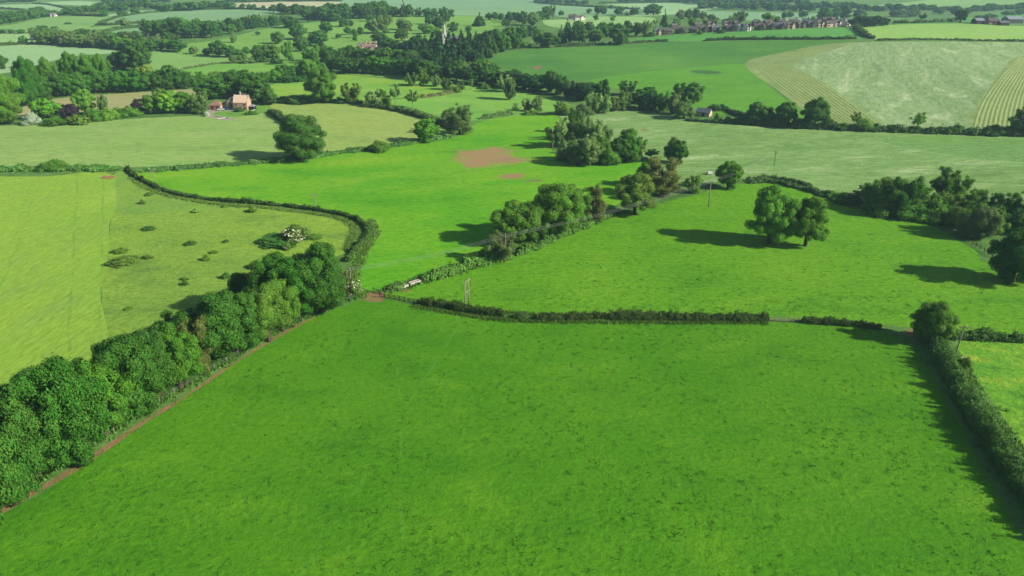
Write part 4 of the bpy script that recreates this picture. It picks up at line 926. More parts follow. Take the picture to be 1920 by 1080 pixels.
# ------------------------------------------------------------------ poles and wires
def empty_at(name, p, rz=0.0):
    o = link(name, None); o.location = p; o.rotation_euler = (0, 0, rz); return o
INSUL = plain_mat('insulator', (120, 110, 100), .3, .1, 3.0, .5)
STEEL = plain_mat('galvanised_steel', (140, 146, 148), .5, .15, 3.0, .4, .4)
def pole(x, y, hpx, label, arm=1.1, az=0.0, mat=WOOD, group='wooden power poles', lean=(0, 0), r=.15):
    p = G(x, y); h = tall(p, hpx); t = empty_at('power_pole', p, az)
    b = MB(); b.tube([(0, 0, -.5), (lean[0] * .5, lean[1] * .5, h * .5), (lean[0], lean[1], h)], [r * 1.2, r, r * .75], 8); b.build('pole', mat, t, True)
    b = MB(); b.box(-arm + lean[0], arm + lean[0], -.26 + lean[1], -.12 + lean[1], h - .75, h - .58); b.build('crossarm', mat, t)
    ends = []
    for k in (-1, 0, 1):
        b = MB(); xx = k * (arm - .1) + lean[0]; zz = h - .58
        b.tube([(xx, -.19 + lean[1], zz), (xx, -.19 + lean[1], zz + .12), (xx, -.19 + lean[1], zz + .2), (xx, -.19 + lean[1], zz + .3)], [.04, .09, .06, .07], 7); b.build('insulator', INSUL, t)
        ca, sa = math.cos(az), math.sin(az); q = (xx * ca - (-.19 + lean[1]) * sa, xx * sa + (-.19 + lean[1]) * ca)
        ends.append(Vector((p[0] + q[0], p[1] + q[1], p[2] + zz + .28)))
    b = MB(); b.beam((lean[0] - arm * .7, -.14 + lean[1], h - .72), (lean[0], -.14 + lean[1], h - 1.5), .07, .07); b.beam((lean[0] + arm * .7, -.14 + lean[1], h - .72), (lean[0], -.14 + lean[1], h - 1.5), .07, .07); b.build('brace', mat, t)
    tag(t, label, 'pole', group)
    return ends
eA = pole(660, 548, 46, 'pale wooden pole half hidden beside the end of the near tree belt', az=-.9)
eB = pole(948, 491, 52, 'wooden pole at the edge of the tree row crossing the middle', az=-.9)
eC = pole(1328, 388, 50, 'wooden pole standing in the grass near the ditch', az=-.9)
eD = pole(1451, 311, 29, 'thin pole out in the pale meadow', az=-.9, mat=DARK_WOOD, r=.09, arm=.7)
pole(290, 342, 24, 'pale pole beside the bend of hedge on the left', az=.2)
pole(592, 393, 31, 'pale pole rising from the long curving hedge', az=.2)
eE = pole(1790, 668, 60, 'leaning wooden pole rising from the tall right hedge', az=-.2, mat=WOOD, lean=(.35, 0))
pole(653, 560, 52, 'second thin pole among the leaves at the end of the near belt', arm=.5, az=-.9, mat=DARK_WOOD)
def wires(a, b_, sag, label):
    t = empty_at('overhead_line', a[1])
    for p, q in zip(a, b_):
        m = MB(); path = []
        for i in range(15):
            u = i / 14; v = p.lerp(q, u); v = Vector((v.x, v.y, v.z - sag * 4 * u * (1 - u))) - a[1]; path.append(v)
        m.tube(path, .02, 4, False); m.build('wire', WIRE, t)
    tag(t, label, 'wire', 'overhead wires')
wires(eA, eB, 1.2, 'three thin wires from the near belt pole to the middle pole')
wires(eB, eC, 1.4, 'three thin wires passing in front of the tree row to the ditch pole')
wires(eC, eD, 1.4, 'three thin wires from the ditch pole to the thin meadow pole')
# pole with two legs
p = G(876, 578); hh = tall(p, 54); t = empty_at('twin_power_pole', p, 1.15)
for k in (-1, 1):
    b = MB(); b.tube([(k * 1.15, 0, -.4), (k * .95, 0, hh)], [.15, .12], 8); b.build('leg', WOOD, t, True)
b = MB(); b.box(-1.5, 1.5, -.3, -.16, hh - .4, hh - .18); b.build('crossarm', WOOD, t)
b = MB(); b.box(-1.05, 1.05, -.27, -.17, hh * .58, hh * .58 + .22); b.build('crossbar', WOOD, t)
b = MB(); b.beam((-1.05, -.2, hh * .3), (1.0, -.2, hh * .57), .1, .1); b.build('brace', WOOD, t)
for k in (-1, 0, 1):
    b = MB(); b.tube([(k * 1.3, -.23, hh - .18), (k * 1.3, -.23, hh + .02), (k * 1.3, -.23, hh + .16)], [.05, .09, .06], 7); b.build('insulator', INSUL, t)
tag(t, 'pale two-legged wooden pole standing in the clipped mid hedge', 'pole')

# ------------------------------------------------------------------ fences, gates, troughs, bridge
def rail_fence(pts, label, bays, h=1.2, rails=3, mat=DARK_WOOD, cat='fence', name='rail_fence', rr=.05):
    P = [G(*q) for q in straight(pts, bays)]
    t = empty_at(name, P[0])
    for i, q in enumerate(P):
        q0 = q - P[0]; b = MB(); b.box(q0[0] - .07, q0[0] + .07, q0[1] - .07, q0[1] + .07, q0[2] - .3, q0[2] + h + .1); b.build('post', mat, t)
    for i in range(len(P) - 1):
        for k in range(rails):
            z = h * (k + 1) / rails - .06; a = P[i] - P[0] + (0, -.09, z); c = P[i + 1] - P[0] + (0, -.09, z)
            b = MB(); b.beam(a, c, rr, rr * 2.2); b.build('rail', mat, t)
    tag(t, label, cat); return t
rail_fence([(712, 557), (750, 563), (786, 571)], 'dark post and rail fence between the gateway and the clipped hedge', 4, rr=.08)
rail_fence([(1442, 602), (1470, 603), (1497, 604)], 'grey wooden hurdles filling the gap in the mid hedge', 3, mat=WOOD)
rail_fence([(1806, 636), (1830, 635), (1854, 636)], 'pale rail by the leaning pole at the corner meadow', 1, 1.1, 1, WOOD)
rail_fence([(1802, 446), (1830, 462), (1860, 482)], 'dark fence between the mid pasture and the wet corner', 4, 1.1, 2)
rail_fence([(700, 546), (714, 552)], 'small dark field gate standing beside the trodden gateway', 1, 1.2, 5, DARK_WOOD, 'gate', 'field_gate')
POST = MB(); POST.box(-.06, .06, -.06, .06, -.3, 1.25); POST_ME = mesh_from('post', POST.v, POST.f, (WOOD,))
P, L = resample(path3([(-40, 968), (0, 938), (60, 902), (130, 866), (200, 818), (262, 778), (350, 724), (424, 680), (500, 632), (580, 590), (640, 568), (676, 553)], 6), 3.4)
t = empty_at('wire_fence', P[0])
for i, q in enumerate(P):
    o = link('post', POST_ME, t); o.location = q - P[0]; o.rotation_euler = (random.uniform(-.05, .05), random.uniform(-.05, .05), random.uniform(0, 1))
for z in (.5, .85, 1.15):
    b = MB(); b.tube([tuple(q - P[0] + (0, 0, z)) for q in P], .012, 3, False); b.build('strand', WIRE, t)
tag(t, 'wire fence with wooden posts along the dirt path under the near belt', 'fence')

CONC = plain_mat('pale_concrete', (206, 200, 190), .85, .15, 2.0)
def trough(x, y, x2, y2, label):
    a, c = G(x, y), G(x2, y2); L = float(np.hypot(*(c - a)[:2])); rz = math.atan2(c[1] - a[1], c[0] - a[0])
    t = empty_at('water_trough', (a + c) / 2, rz); w = .55
    b = MB(); b.box(-L / 2, L / 2, -w, -w + .12, .0, .75); b.box(-L / 2, L / 2, w - .12, w, .0, .75); b.box(-L / 2, -L / 2 + .12, -w + .12, w - .12, 0, .748); b.box(L / 2 - .12, L / 2, -w + .12, w - .12, 0, .748); b.box(-L / 2 + .12, L / 2 - .12, -w + .12, w - .12, .0, .12); b.build('basin', CONC, t)
    b = MB(); b.box(-L / 2 + .125, L / 2 - .125, -w + .125, w - .125, .5, .6); b.build('water', STEEL, t)
    tag(t, label, 'trough', 'pale troughs by the hedge')
trough(752, 541, 764, 537, 'smaller pale trough by the low bramble hedge')
trough(768, 535, 787, 529, 'longer pale trough beside the pale grassy hedge')
p = G(1545, 363); t = empty_at('plank_bridge', p, .5)
for k in range(7):
    b = MB(); b.box(-2.4, 2.4, -1.4 + k * .4, -1.04 + k * .4, .32, .42); b.build('plank', WOOD, t)
for k in (-1, 1):
    b = MB(); b.box(-2.6, 2.6, k * 1.5 - .06, k * 1.5 + .06, .9, 1.05); b.build('handrail', WOOD, t)
    for j in (-1, 0, 1): b = MB(); b.box(j * 2.2 - .07, j * 2.2 + .07, k * 1.5 - .05, k * 1.5 + .05, -.4, .9); b.build('post', WOOD, t)
tag(t, 'small brown plank bridge over the ditch beyond the mid pasture', 'bridge')
p = G(1330, 327); t = empty_at('livestock_trailer', p, .3); t.scale = (.65, .65, .55)
WHITE = plain_mat('white_paint', (200, 204, 204), .5, .06, 2.0, .4)
b = MB(); b.prism([(-1.6, .55), (1.6, .55), (1.6, 2.0), (1.2, 2.25), (-1.4, 2.25), (-1.6, 2.1)], -.9, .9); b.build('body', WHITE, t)
for k in (-1, 1): b = MB(); b.tube([(.2, k * .92, .35), (.2, k * 1.1, .35)], .35, 12); b.build('wheel', DARK_WOOD, t)
b = MB(); b.beam((-1.6, 0, .6), (-2.8, 0, .5), .1, .1); b.build('drawbar', STEEL, t)
tag(t, 'small white trailer parked at the edge of the pale meadow', 'trailer')
p = G(204, 334); t = empty_at('log_pile', p, .1)
LOGM = plain_mat('cut_logs', (170, 136, 104), .9, .3, 2.0)
for i in range(9):
    b = MB(); r = random.uniform(.16, .26); yy = (i % 4) * .5 - .8 + (i // 4) * .2; zz = .2 + (i // 4) * .38; xo = random.uniform(-.6, .6)
    b.tube([(-2 + xo, yy, zz), (2 + xo, yy + random.uniform(-.2, .2), zz)], r, 7); b.build('log', LOGM, t)
tag(t, 'low pile of brown logs at the top of the rough field', 'log pile')

# ------------------------------------------------------------------ buildings
BRICK = plain_mat('warm_brick', (204, 166, 138), .9, .16, 1.2)
PANT = plain_mat('pale_clay_tiles', (240, 206, 180), .85, .12, 1.5)
BRTILE = plain_mat('brown_tiles', (158, 124, 104), .85, .2, 1.5)
SLATE = plain_mat('slate', (96, 102, 116), .6, .2, 1.5, .35)
STONE = plain_mat('pink_stone', (206, 172, 156), .9, .18, .8)
PALESTONE = plain_mat('pale_stone', (196, 192, 184), .9, .1, .8)
RENDER_W = plain_mat('white_render', (228, 224, 214), .9, .08, .8)
CREAM = plain_mat('cream_render', (214, 190, 164), .9, .1, .8)
REDDOOR = plain_mat('red_door', (140, 44, 48), .6, .1, 1.0, .3)
DARKROOF = plain_mat('dark_red_tiles', (106, 92, 90), .85, .25, 1.0)
GLASS = plain_mat('window_glass', (34, 42, 50), .15, .1, 1.0, .6)
PALEROOF = plain_mat('weathered_sheet', (140, 146, 154), .5, .15, .6, .4)

def block(t, cx, cy, w, d, eave, ridge, wall, roof, along='x', over=.3, th=.22, hip=0.0, z0=0.0):
    """Gabled or hipped block with walls, two (or four) roof slopes."""
    b = MB(); hw, hd = w / 2, d / 2
    if hip:
        b.box(cx - hw, cx + hw, cy - hd, cy + hd, z0 - .4, eave); b.build('wall', wall, t)
        b = MB(); o = over
        lo = [(cx - hw - o, cy - hd - o, eave + .02), (cx + hw + o, cy - hd - o, eave + .02), (cx + hw + o, cy + hd + o, eave + .02), (cx - hw - o, cy + hd + o, eave + .02)]
        if along == 'x': up = [(cx - hw + hip, cy, ridge), (cx + hw - hip, cy, ridge)]
        else: up = [(cx, cy - hd + hip, ridge), (cx, cy + hd - hip, ridge)]
        v = lo + up
        f = [(0, 1, 5, 4), (2, 3, 4, 5), (1, 2, 5), (3, 0, 4), (0, 3, 2, 1)] if along == 'x' else [(1, 2, 5, 4), (3, 0, 4, 5), (0, 1, 4), (2, 3, 5), (0, 3, 2, 1)]
        b.add(v, f); b.build('roof', roof, t); return
    if along == 'x':
        b.prism([(cy - hd, z0 - .4), (cy + hd, z0 - .4), (cy + hd, eave), (cy, ridge), (cy - hd, eave)], cx - hw, cx + hw, 'x')
    else:
        b.prism([(cx - hw, z0 - .4), (cx + hw, z0 - .4), (cx + hw, eave), (cx, ridge), (cx - hw, eave)], cy - hd, cy + hd, 'y')
    b.build('wall', wall, t)
    span = hd if along == 'x' else hw
    sl = (ridge - eave) / span; o = over
    for k in (-1, 1):
        b = MB(); c0 = cy if along == 'x' else cx
        poly = [(c0 + .0, ridge + .03), (c0 + k * (span + o), eave - o * sl + .03), (c0 + k * (span + o), eave - o * sl + .03 + th), (c0, ridge + .03 + th)]
        if along == 'x': b.prism(poly, cx - hw - o, cx + hw + o, 'x')
        else: b.prism(poly, cy - hd - o, cy + hd + o, 'y')
        b.build('roof_slope', roof, t)
def pane(t, x0, x1, y, z0, z1, mat=GLASS, name='window', face='y', fr=True):
    b = MB()
    if face == 'y': b.box(x0, x1, y - .06, y + .1, z0, z1)
    else: b.box(y - .06, y + .06, x0, x1, z0, z1)
    o = b.build(name, mat, t)
    if fr and name == 'window' and face == 'y':
        b = MB(); b.box(x0 - .1, x1 + .1, y - .12, y - .062, z0 - .12, z0 - .0); b.build('sill', PALESTONE, o)
        b = MB(); b.box((x0 + x1) / 2 - .05, (x0 + x1) / 2 + .05, y - .10, y - .062, z0, z1); b.build('glazing_bar', WHITE, o)
    return o
def chimney(t, x, y, z0, z1, mat, w=.5):
    b = MB(); b.box(x - w, x + w, y - w * .8, y + w * .8, z0, z1); b.box(x - w - .1, x + w + .1, y - w * .8 - .1, y + w * .8 + .1, z1 + .002, z1 + .2); o = b.build('chimney', mat, t)
    for k in (-.22, .22): b = MB(); b.tube([(x + k, y, z1 + .2), (x + k, y, z1 + .65)], [.14, .11], 7); b.build('chimney_pot', BRTILE, o)

# brick farmhouse
p = G(452, 207); S = depth(p) / F
t = empty_at('farmhouse', p, -.10); t.scale = (.92, .92, .92)
Wm = 28 * S; hE = tall(p, 15.5); hR = hE + 4.2
block(t, 0, 3.2, Wm, 6.4, hE, hR, BRICK, PANT, 'x', .12)
for k in (-1, 1):                                                       # raised stone verges
    b = MB(); b.prism([(-.1, hE - .2), (3.2, hR + .15), (6.5, hE - .2), (6.5, hE + .3), (3.2, hR + .6), (-.1, hE + .3)], k * (Wm / 2 + .13), k * (Wm / 2 + .38), 'x'); b.build('verge', PALESTONE, t)
chimney(t, -.8, 3.6, hR - .5, hR + 1.9, PALESTONE, .42)
for x0 in (-3.4, 2.2): pane(t, x0, x0 + 1.1, -.02, 2.9, 4.1); pane(t, x0, x0 + 1.2, -.02, .7, 2.0)
pane(t, -.5, .5, -.02, 0, 2.1, DARK_WOOD, 'door')
x1 = -Wm / 2 - 3.2
block(t, x1, 5.4, 5.6, 6.6, 3.6, 7.2, CREAM, SLATE, 'y', .2)             # gabled wing with the arched window
b = MB(); b.prism([(x1 - 1.1, 1.2), (x1 + 1.1, 1.2), (x1 + 1.1, 3.6), (x1, 5.0), (x1 - 1.1, 3.6)], 1.98, 2.14, 'y'); o = b.build('arched_window', GLASS, t)
b = MB(); b.box(x1 - .06, x1 + .06, 1.92, 1.978, 1.2, 4.9); b.build('glazing_bar', WHITE, o)
block(t, x1 - 4.6, 5.6, 4.6, 5.0, 2.7, 4.6, CREAM, BRTILE, 'x', .3, hip=1.6)
pane(t, x1 - 5.6, x1 - 4.2, 3.08, .9, 2.0)
xg = x1 - 9.8
block(t, xg, 3.6, 7.6, 6.4, 2.7, 5.2, CREAM, BRTILE, 'x', .4, hip=2.6)    # garage with two red doors
for k in (-1, 1): pane(t, xg + k * 1.75 - 1.2, xg + k * 1.75 + 1.2, .38, .0, 2.1, REDDOOR, 'garage_door')
block(t, Wm / 2 + 2.0, 3.4, 3.2, 4.2, 2.3, 3.4, GLASS, PALEROOF, 'x', .15, hip=1.2)
tag(t, 'tall brick farmhouse with pale clay roof and hipped garage with two red doors', 'house')
def car(x, y, rz, body, label):
    p = G(x, y); t = empty_at('parked_car', p, rz)
    b = MB(); b.prism([(-2.1, .3), (2.1, .3), (2.15, .75), (1.9, .88), (1.1, .98), (.45, 1.45), (-1.3, 1.48), (-1.9, 1.0), (-2.12, .9)], -.86, .86); b.build('body', body, t)
    b = MB(); b.prism([(.95, 1.0), (.4, 1.40), (-1.2, 1.42), (-1.7, 1.02)], -.875, .875); b.build('window', GLASS, t)
    for wx in (-1.3, 1.3):
        for k in (-1, 1): b = MB(); b.tube([(wx, k * .68, .32), (wx, k * .9, .32)], .32, 12); b.build('wheel', DARK_WOOD, t)
    tag(t, label, 'car')
car(427, 206, .2, plain_mat('blue_paint', (52, 74, 132), .3, .05, 1.0, .5), 'blue car parked beside the farmhouse')
car(414, 207, .3, plain_mat('silver_paint', (196, 204, 212), .3, .05, 1.0, .5), 'silver car parked in front of the garage')
for i, (q, lb) in enumerate((([(404, 219), (430, 222)], 'low pale stone wall in front of the garage lawn'), ([(408, 224), (424, 221)], 'short stone step wall below the garage lawn'), ([(470, 209), (478, 207)], 'pale terrace wall right of the farmhouse'))):
    P = [G(*c) for c in straight(q, 6)]; b = MB()
    for a, c in zip(P[:-1], P[1:]): b.beam(a - P[0] + (0, 0, .3), c - P[0] + (0, 0, .3), .35, .35)
    o = b.build('garden_wall', PALESTONE); o.location = P[0]; tag(o, lb, 'wall')
for x, y, h, w, c, lb in ((448, 209, 8, 16, 'dark', 'dark shrub against the farmhouse front'), (474, 214, 8, 20, 'green', 'shrub on the lawn edge right of the farmhouse'), (388, 218, 10, 10, 'silver', 'pale shrub at the corner of the garage garden')):
    plant(x, y, h, w, 'bush', c, lb)
# small shed
p = G(1320, 217); t = empty_at('field_shed', p, math.radians(-32))
block(t, 0, 0, 7.4, 5.0, 2.2, 4.0, CREAM, SLATE, 'x', .35)
pane(t, -.6, .9, -2.52, 0, 1.9, DARK_WOOD, 'door'); b = MB(); b.box(3.68, 3.78, -1.2, 1.2, -.2, 1.5); b.build('door', BRICK, t)
tag(t, 'small slate-roofed field shed with a pale gable in the hedge corner', 'shed')
# old mansion among trees
p = G(688, 100); t = empty_at('old_mansion', p, -.05); S = depth(p) / F; Wd = 36 * S; hE = tall(p, 15)
b = MB(); b.box(-Wd / 2, Wd / 2, 0, 12, -1, hE); b.build('wall', STONE, t)
for k in range(9):
    b = MB(); xx = -Wd / 2 + (k + .25) * Wd / 9; b.box(xx, xx + Wd / 18, -.02, .7, hE + .002, hE + 1.1); b.build('merlon', STONE, t)
block(t, -Wd * .32, -1.6, 6.2, 5.0, hE - 1, hE + 3.2, STONE, SLATE, 'y', .1)
block(t, Wd * .36, -1.6, 6.0, 5.0, hE - 3, hE + .4, STONE, SLATE, 'y', .1)
for xx in (-Wd * .1, Wd * .12, Wd * .42): chimney(t, xx, 7, hE - .1, hE + 3.2, STONE, .8)
for k in range(6):
    for z in (hE - 3.2, hE - 6.6): pane(t, -Wd * .16 + k * 2.4, -Wd * .16 + k * 2.4 + 1.2, -.02, z, z + 2.0)
tag(t, 'pink stone mansion with battlements half hidden by parkland trees', 'mansion')
# church
p = G(834, 84); t = empty_at('church_spire', p, .2); hT = tall(p, 43); hb = tall(p, 21)
b = MB(); b.box(-2.0, 2.0, -2.0, 2.0, -1, hb); b.build('tower', PALESTONE, t)
b = MB(); b.tube([(0, 0, hb + .002), (0, 0, hT)], [1.8, .1], 8); b.build('spire', PALESTONE, t)
block(t, 8, 0, 11, 7, hb * .5, hb * .8, STONE, SLATE, 'x', .2)
for k in (0, 1): b = MB(); b.box(-.5, .5, -2.08, -1.98, hb - 4 + k * .0, hb - 1.4); b.build('louvre', GLASS, t); break
tag(t, 'slender pale church spire rising behind the dark wood', 'church')
p = G(762, 92); t = empty_at('chapel_turret', p, .3); hT = tall(p, 22); hb = tall(p, 12)
b = MB(); b.box(-2.2, 2.2, -2.2, 2.2, -1, hb); b.build('base', PALESTONE, t)
b = MB(); b.tube([(0, 0, hb + .002), (0, 0, hb + .8), (0, 0, hT)], [1.5, 1.2, .1], 8); b.build('turret', PALESTONE, t)
tag(t, 'small white pointed turret peeping out between mansion and spire', 'turret')

# village
random.seed(5)
def cottage(x, y, wpx, rz, wall, roof, label, gable=False, group='village houses'):
    p = G(x, y); S = depth(p) / F; w = wpx * S * .9; d = min(w, 8.0); e = 3.6; r = 6.2
    t = empty_at('village_house', p, rz)
    block(t, 0, d / 2, w, d, e, r, wall, roof, 'x', .3)
    if gable: block(t, w * .2, .2, w * .34, 2.6, e - .2, e + 2.6, wall, roof, 'y', .2); chim = -w * .3
    else: chim = w * .3
    chimney(t, chim, d / 2, r - .6, r + 1.3, DARKROOF, .5)
    for k in range(2):
        for z in (.9, 3.2):
            xx = -w * .42 + k * w * .22; pane(t, xx, xx + 1.3, -.02, z, z + 1.2, fr=False)
    tag(t, label, 'house', group)
VBRICK = plain_mat('village_brick', (120, 108, 100), .9, .15, .8); VROOF = plain_mat('village_tiles', (98, 92, 92), .85, .25, .8)
walls = [VBRICK, VBRICK, CREAM, VBRICK, VBRICK]; roofs = [VROOF, VROOF, VROOF, DARKROOF, SLATE]
front = [(1234, 66, 15), (1252, 65, 17), (1274, 63, 20), (1298, 62, 16), (1320, 61, 18), (1342, 60, 16), (1358, 60, 12), (1372, 59, 18), (1390, 58, 15), (1404, 58, 12), (1424, 57, 20), (1446, 56, 16), (1464, 55, 18), (1484, 54, 16), (1504, 53, 16), (1522, 52, 15), (1540, 51, 15), (1556, 51, 14), (1572, 50, 15), (1590, 49, 14)]
for i, (x, y, w) in enumerate(front):
    white = x in (1390, 1404, 1572, 1590)
    cottage(x, y, w, random.uniform(-.35, .35) + (.6 if white else 0), RENDER_W if white else random.choice(walls), random.choice(roofs), f'{ordinal(i + 1)} house from the left in the front row of the village', white or random.random() < .4)
back = [(1266, 56, 14), (1310, 54, 14), (1334, 53, 14), (1366, 51, 16), (1384, 51, 14), (1420, 50, 15), (1442, 49, 16), (1466, 48, 14), (1488, 47, 16), (1510, 46, 15), (1532, 46, 14), (1552, 44, 18), (1566, 44, 14)]
for i, (x, y, w) in enumerate(back):
    cottage(x, y, w, random.uniform(-.4, .4), random.choice(walls), random.choice(roofs), f'{ordinal(i + 1)} roof from the left in the back row of the village', random.random() < .4)
cottage(1088, 38, 22, .35, RENDER_W, DARKROOF, 'lone house with a white gable among distant trees', True, None)
cottage(1072, 36, 14, -.2, BRICK, DARKROOF, 'low brick house left of the lone white-gabled house', False, None)
def barn(x, y, wpx, d, e, r, rz, wall, roof, label):
    p = G(x, y); w = wpx * depth(p) / F; t = empty_at('farm_barn', p, rz)
    block(t, 0, d / 2, w, d, e, r, wall, roof, 'x', .4); b = MB(); b.box(-w * .2, w * .1, -.1, .05, 0, e * .8); b.build('door', DARK_WOOD, t)
    tag(t, label, 'barn', 'barns at the top right')
barn(1904, 44, 28, 18, 6, 9.5, .05, DARK_WOOD, PALEROOF, 'largest barn with a pale sheet roof at the top right edge')
barn(1838, 45, 16, 9, 3.4, 5.4, .1, DARK_WOOD, PALEROOF, 'leftmost low barn beyond the yellow crop')
barn(1864, 46, 18, 10, 3.4, 6, -.1, BRICK, DARKROOF, 'dark-roofed barn between the low barn and the pale-roofed barn')
barn(1884, 48, 16, 8, 2.6, 4.4, .0, DARK_WOOD, SLATE, 'small slate shed in front of the largest barn')
barn(100, 31, 10, 8, 3.5, 5.5, .2, RENDER_W, PALEROOF, 'tiny white farm building under the wooded bank at the far left')

# ------------------------------------------------------------------ flowering bushes and weeds of the rough field
def blossom_mesh(seed, n, size):
    rng = np.random.default_rng(seed); lob = lobes_for('bush', rng); idx = rng.integers(0, len(lob), n)
    C = np.array([c for c, r in lob])[idx]; R = np.array([r for c, r in lob])[idx]
    d = rng.normal(0, 1, (n, 3)); d[:, 2] = np.abs(d[:, 2]) * .8 + .1; d /= np.linalg.norm(d, axis=1)[:, None]
    pts = C + d * R * 1.1; pts = pts[pts[:, 2] > .4]
    v, f = leaf_cloud(pts, np.tile(np.array([.5, -.3, .8]), (len(pts), 1)), size, 1.0, 0, rng, .5)
    return mesh_from('blossom', v, f, (BLOSSOM,))
BLO = [blossom_mesh(3, 420, .6), blossom_mesh(4, 200, .6)]
GOR = BLO[0].copy(); GOR.materials[0] = GORSE
def bloom(x, y, h, w, label, full=0, me=None, kind='bush', c='olive'):
    t = plant(x, y, max(h, 11), w, kind, c, label, 'flowering bushes', 'mid'); o = link('blossom', me or BLO[full], t); return t
bloom(558, 450, 30, 46, 'white flowering hawthorn beside the dark nettle patch')
bloom(662, 552, 34, 30, 'white flowering elder at the end of the near belt')
bloom(338, 208, 28, 18, 'white flowering bush in the garden left of the farmhouse')
bloom(364, 196, 22, 14, 'yellow flowering bush left of the garage', 0, GOR)
bloom(1804, 694, 30, 26, 'white flowering bush in the tall right hedge below the leaning pole', 1)
bloom(538, 468, 12, 14, 'small white flowering bush below the nettle patch')
bloom(474, 397, 11, 16, 'white flowering bush near the curving hedge', 1)
bloom(476, 502, 11, 20, 'low white flowering bush close to the near belt', 1)
bloom(268, 382, 11, 10, 'small white flowering bush below the log pile', 1)
for x, y, h, w, c, lb in ((280, 366, 7, 14, 'olive', 'small bush highest up in the rough field'), (367, 398, 8, 12, 'pale', 'pale bush in the upper rough field'), (422, 388, 5, 12, 'olive', 'low bush nearest the curving hedge'), (280, 430, 7, 22, 'dark', 'dark bush at the left of the rough field'),
                       (358, 458, 8, 18, 'dark', 'dark rounded bush in the middle of the rough field'), (424, 454, 6, 10, 'dark', 'tiny dark bush right of the middle of the rough field'), (277, 484, 7, 18, 'olive', 'dark bush right of the leafy weed patch'), (388, 488, 12, 12, 'olive', 'upright bush in the lower rough field'),
                       (400, 474, 4, 16, 'olive', 'flat weed clump above the upright bush'), (424, 521, 12, 14, 'dark', 'round dark bush near the tree belt'), (347, 534, 9, 12, 'dark', 'small dark bush lowest in the rough field'), (346, 524, 5, 14, 'olive', 'flat clump above the lowest dark bush'), (240, 580, 4, 14, 'olive', 'flat weed clump at the foot of the rough field'),
                       (520, 454, 9, 74, 'dark', 'broad dark nettle patch beside the white hawthorn'), (588, 446, 6, 30, 'olive', 'low weeds right of the white hawthorn'), (232, 492, 8, 54, 'olive', 'broad leafy weed patch on the mown strip edge'), (224, 472, 6, 28, 'olive', 'smaller weed patch above the leafy weed patch'), (98, 318, 22, 42, 'green', 'spreading bush on the weedy hedge at the left')):
    plant(x, y, h, w, 'bush', c, lb)

# ------------------------------------------------------------------ grass that stands up: tussocks and verges
def blades(name, pts, size, colour, label, per=9, spread=.5):
    rng = np.random.default_rng(len(pts)); n = len(pts) * per
    c = np.repeat(np.array(pts), per, 0) + np.column_stack([rng.normal(0, spread, (n, 2)), np.zeros(n)])
    s = size * rng.uniform(.5, 1.3, n); a = rng.uniform(0, 6.28, n); w = s * .35
    tip = c + np.column_stack([np.cos(a * 3) * s * .5, np.sin(a * 3) * s * .5, s])
    l0 = c + np.column_stack([np.cos(a) * w, np.sin(a) * w, -.05 * s]); r0 = c - np.column_stack([np.cos(a) * w, np.sin(a) * w, .05 * s])
    v = np.stack([l0, r0, tip], 1).reshape(-1, 3); f = np.arange(len(v), dtype=np.int32).reshape(-1, 3)
    o = link(name, mesh_from(name, v, f, (LEAF,))); o.color = tuple(x * .55 for x in lin(colour)) + (1,)
    tag(o, label, 'grass', kind='stuff'); return o
random.seed(99)
pts = []
while len(pts) < 1700:
    u = random.random(); x, y = random.uniform(-100, 1950), 600 + 480 * random.random() ** 1.4
    edge = 960 - (y - 600) * 0 ; 
    if y < 962 - .62 * x + 30: continue
    if x > 1690 + (y - 640) * .55 - 20: continue
    q = G(x, y)
    if math.sin(q[0] / 9 + 2 * math.sin(q[1] / 23)) * math.sin(q[1] / 7 + q[0] / 31) < random.uniform(-.9, .8): continue
    pts.append(q)
blades('grass_tussocks', pts, .2, (78, 132, 40), 'dark tufts scattered over the near pasture', 12, .3)
pts = []
for _ in range(600):
    x = random.uniform(760, 1850); t_ = random.random(); y = 590 - 200 * t_ * random.random()
    if y < 590 - .42 * (x - 740) and x < 1250: continue
    if x > 1640 and y < 470: continue
    pts.append(G(x, y))
blades('grass_tussocks', pts, .22, (90, 146, 48), 'dark tufts scattered over the mid pasture', 12, .35)
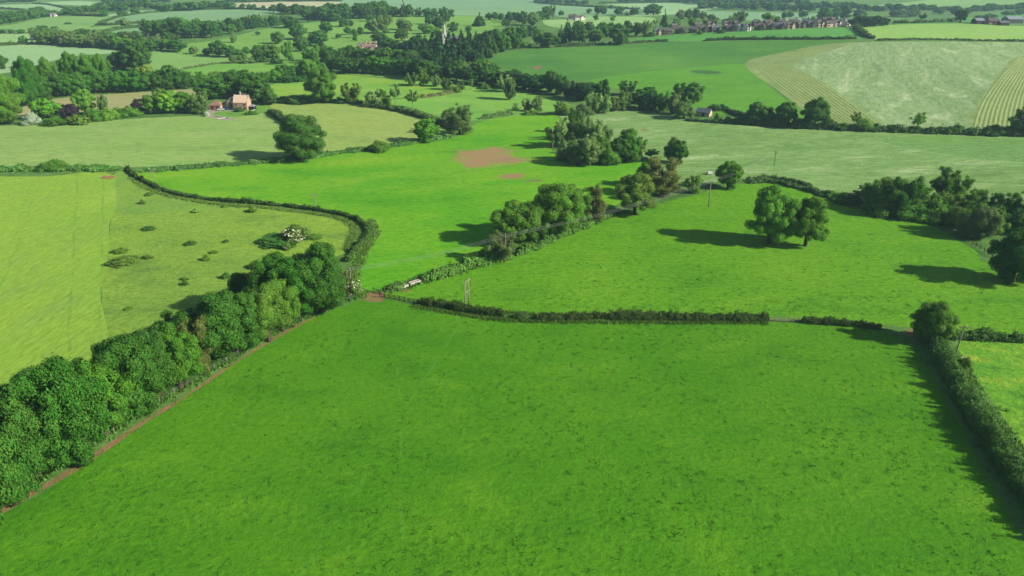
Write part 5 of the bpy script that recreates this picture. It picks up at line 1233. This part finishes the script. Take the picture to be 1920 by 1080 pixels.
def verge(poly, n, wid, size, colour, label):
    P, L = resample(path3(poly, 6), 1.0); out = []
    for _ in range(n):
        q = P[random.randrange(len(P))]; a, b_ = q[0] + random.gauss(0, wid), q[1] + random.gauss(0, wid); out.append((a, b_, hz(a, b_)))
    blades('verge_grass', out, size, colour, label, 7, .35)
verge([(-40, 950), (60, 894), (200, 806), (300, 744), (424, 670), (500, 624), (590, 582), (670, 552)], 5200, 1.0, .55, (98, 148, 60), 'long grass under the near belt beside the path')
verge([(1752, 640), (1790, 690), (1836, 760), (1900, 850), (1980, 960)], 1400, 1.1, .6, (112, 160, 72), 'long grass along the sunny side of the right hedge')
verge([(730, 544), (800, 524), (900, 494), (1000, 458), (1100, 416), (1160, 398)], 2600, 1.0, .55, (106, 152, 60), 'long grass along the tree row crossing the middle')
verge([(660, 540), (668, 500), (690, 460), (704, 436), (694, 414)], 700, .8, .5, (120, 160, 70), 'long grass outside the end of the curving hedge')

verge([(780, 575), (860, 588), (950, 600), (1100, 603), (1300, 604), (1432, 605)], 1800, .5, .4, (104, 148, 56), 'long grass along the near foot of the mid hedge')
verge([(790, 562), (900, 580), (1000, 590), (1200, 592), (1430, 594)], 1100, .5, .4, (112, 156, 60), 'long grass along the far foot of the mid hedge')
verge([(246, 334), (300, 362), (400, 382), (500, 390), (600, 402), (650, 414), (664, 432), (650, 470)], 2400, .7, .45, (126, 162, 72), 'long grass inside the curving hedge')
# ------------------------------------------------------------------ the air
HZ = bpy.data.materials.new('hazy_air'); HZ.use_nodes = True
hn, hl = HZ.node_tree.nodes, HZ.node_tree.links; hn.clear()
ho = hn.new('ShaderNodeOutputMaterial'); pv = hn.new('ShaderNodeVolumePrincipled')
pv.inputs['Color'].default_value = (.52, .77, 1.0, 1); pv.inputs['Density'].default_value = 0.00008; pv.inputs['Anisotropy'].default_value = 0.1
hl.new(pv.outputs[0], ho.inputs['Volume'])
b = MB(); b.box(-6600, 6600, -6600, 6600, -12, 175); o = b.build('haze', HZ); o['kind'] = 'stuff'; o['label'] = 'thin blue haze filling the air over the valley'; o['category'] = 'haze'
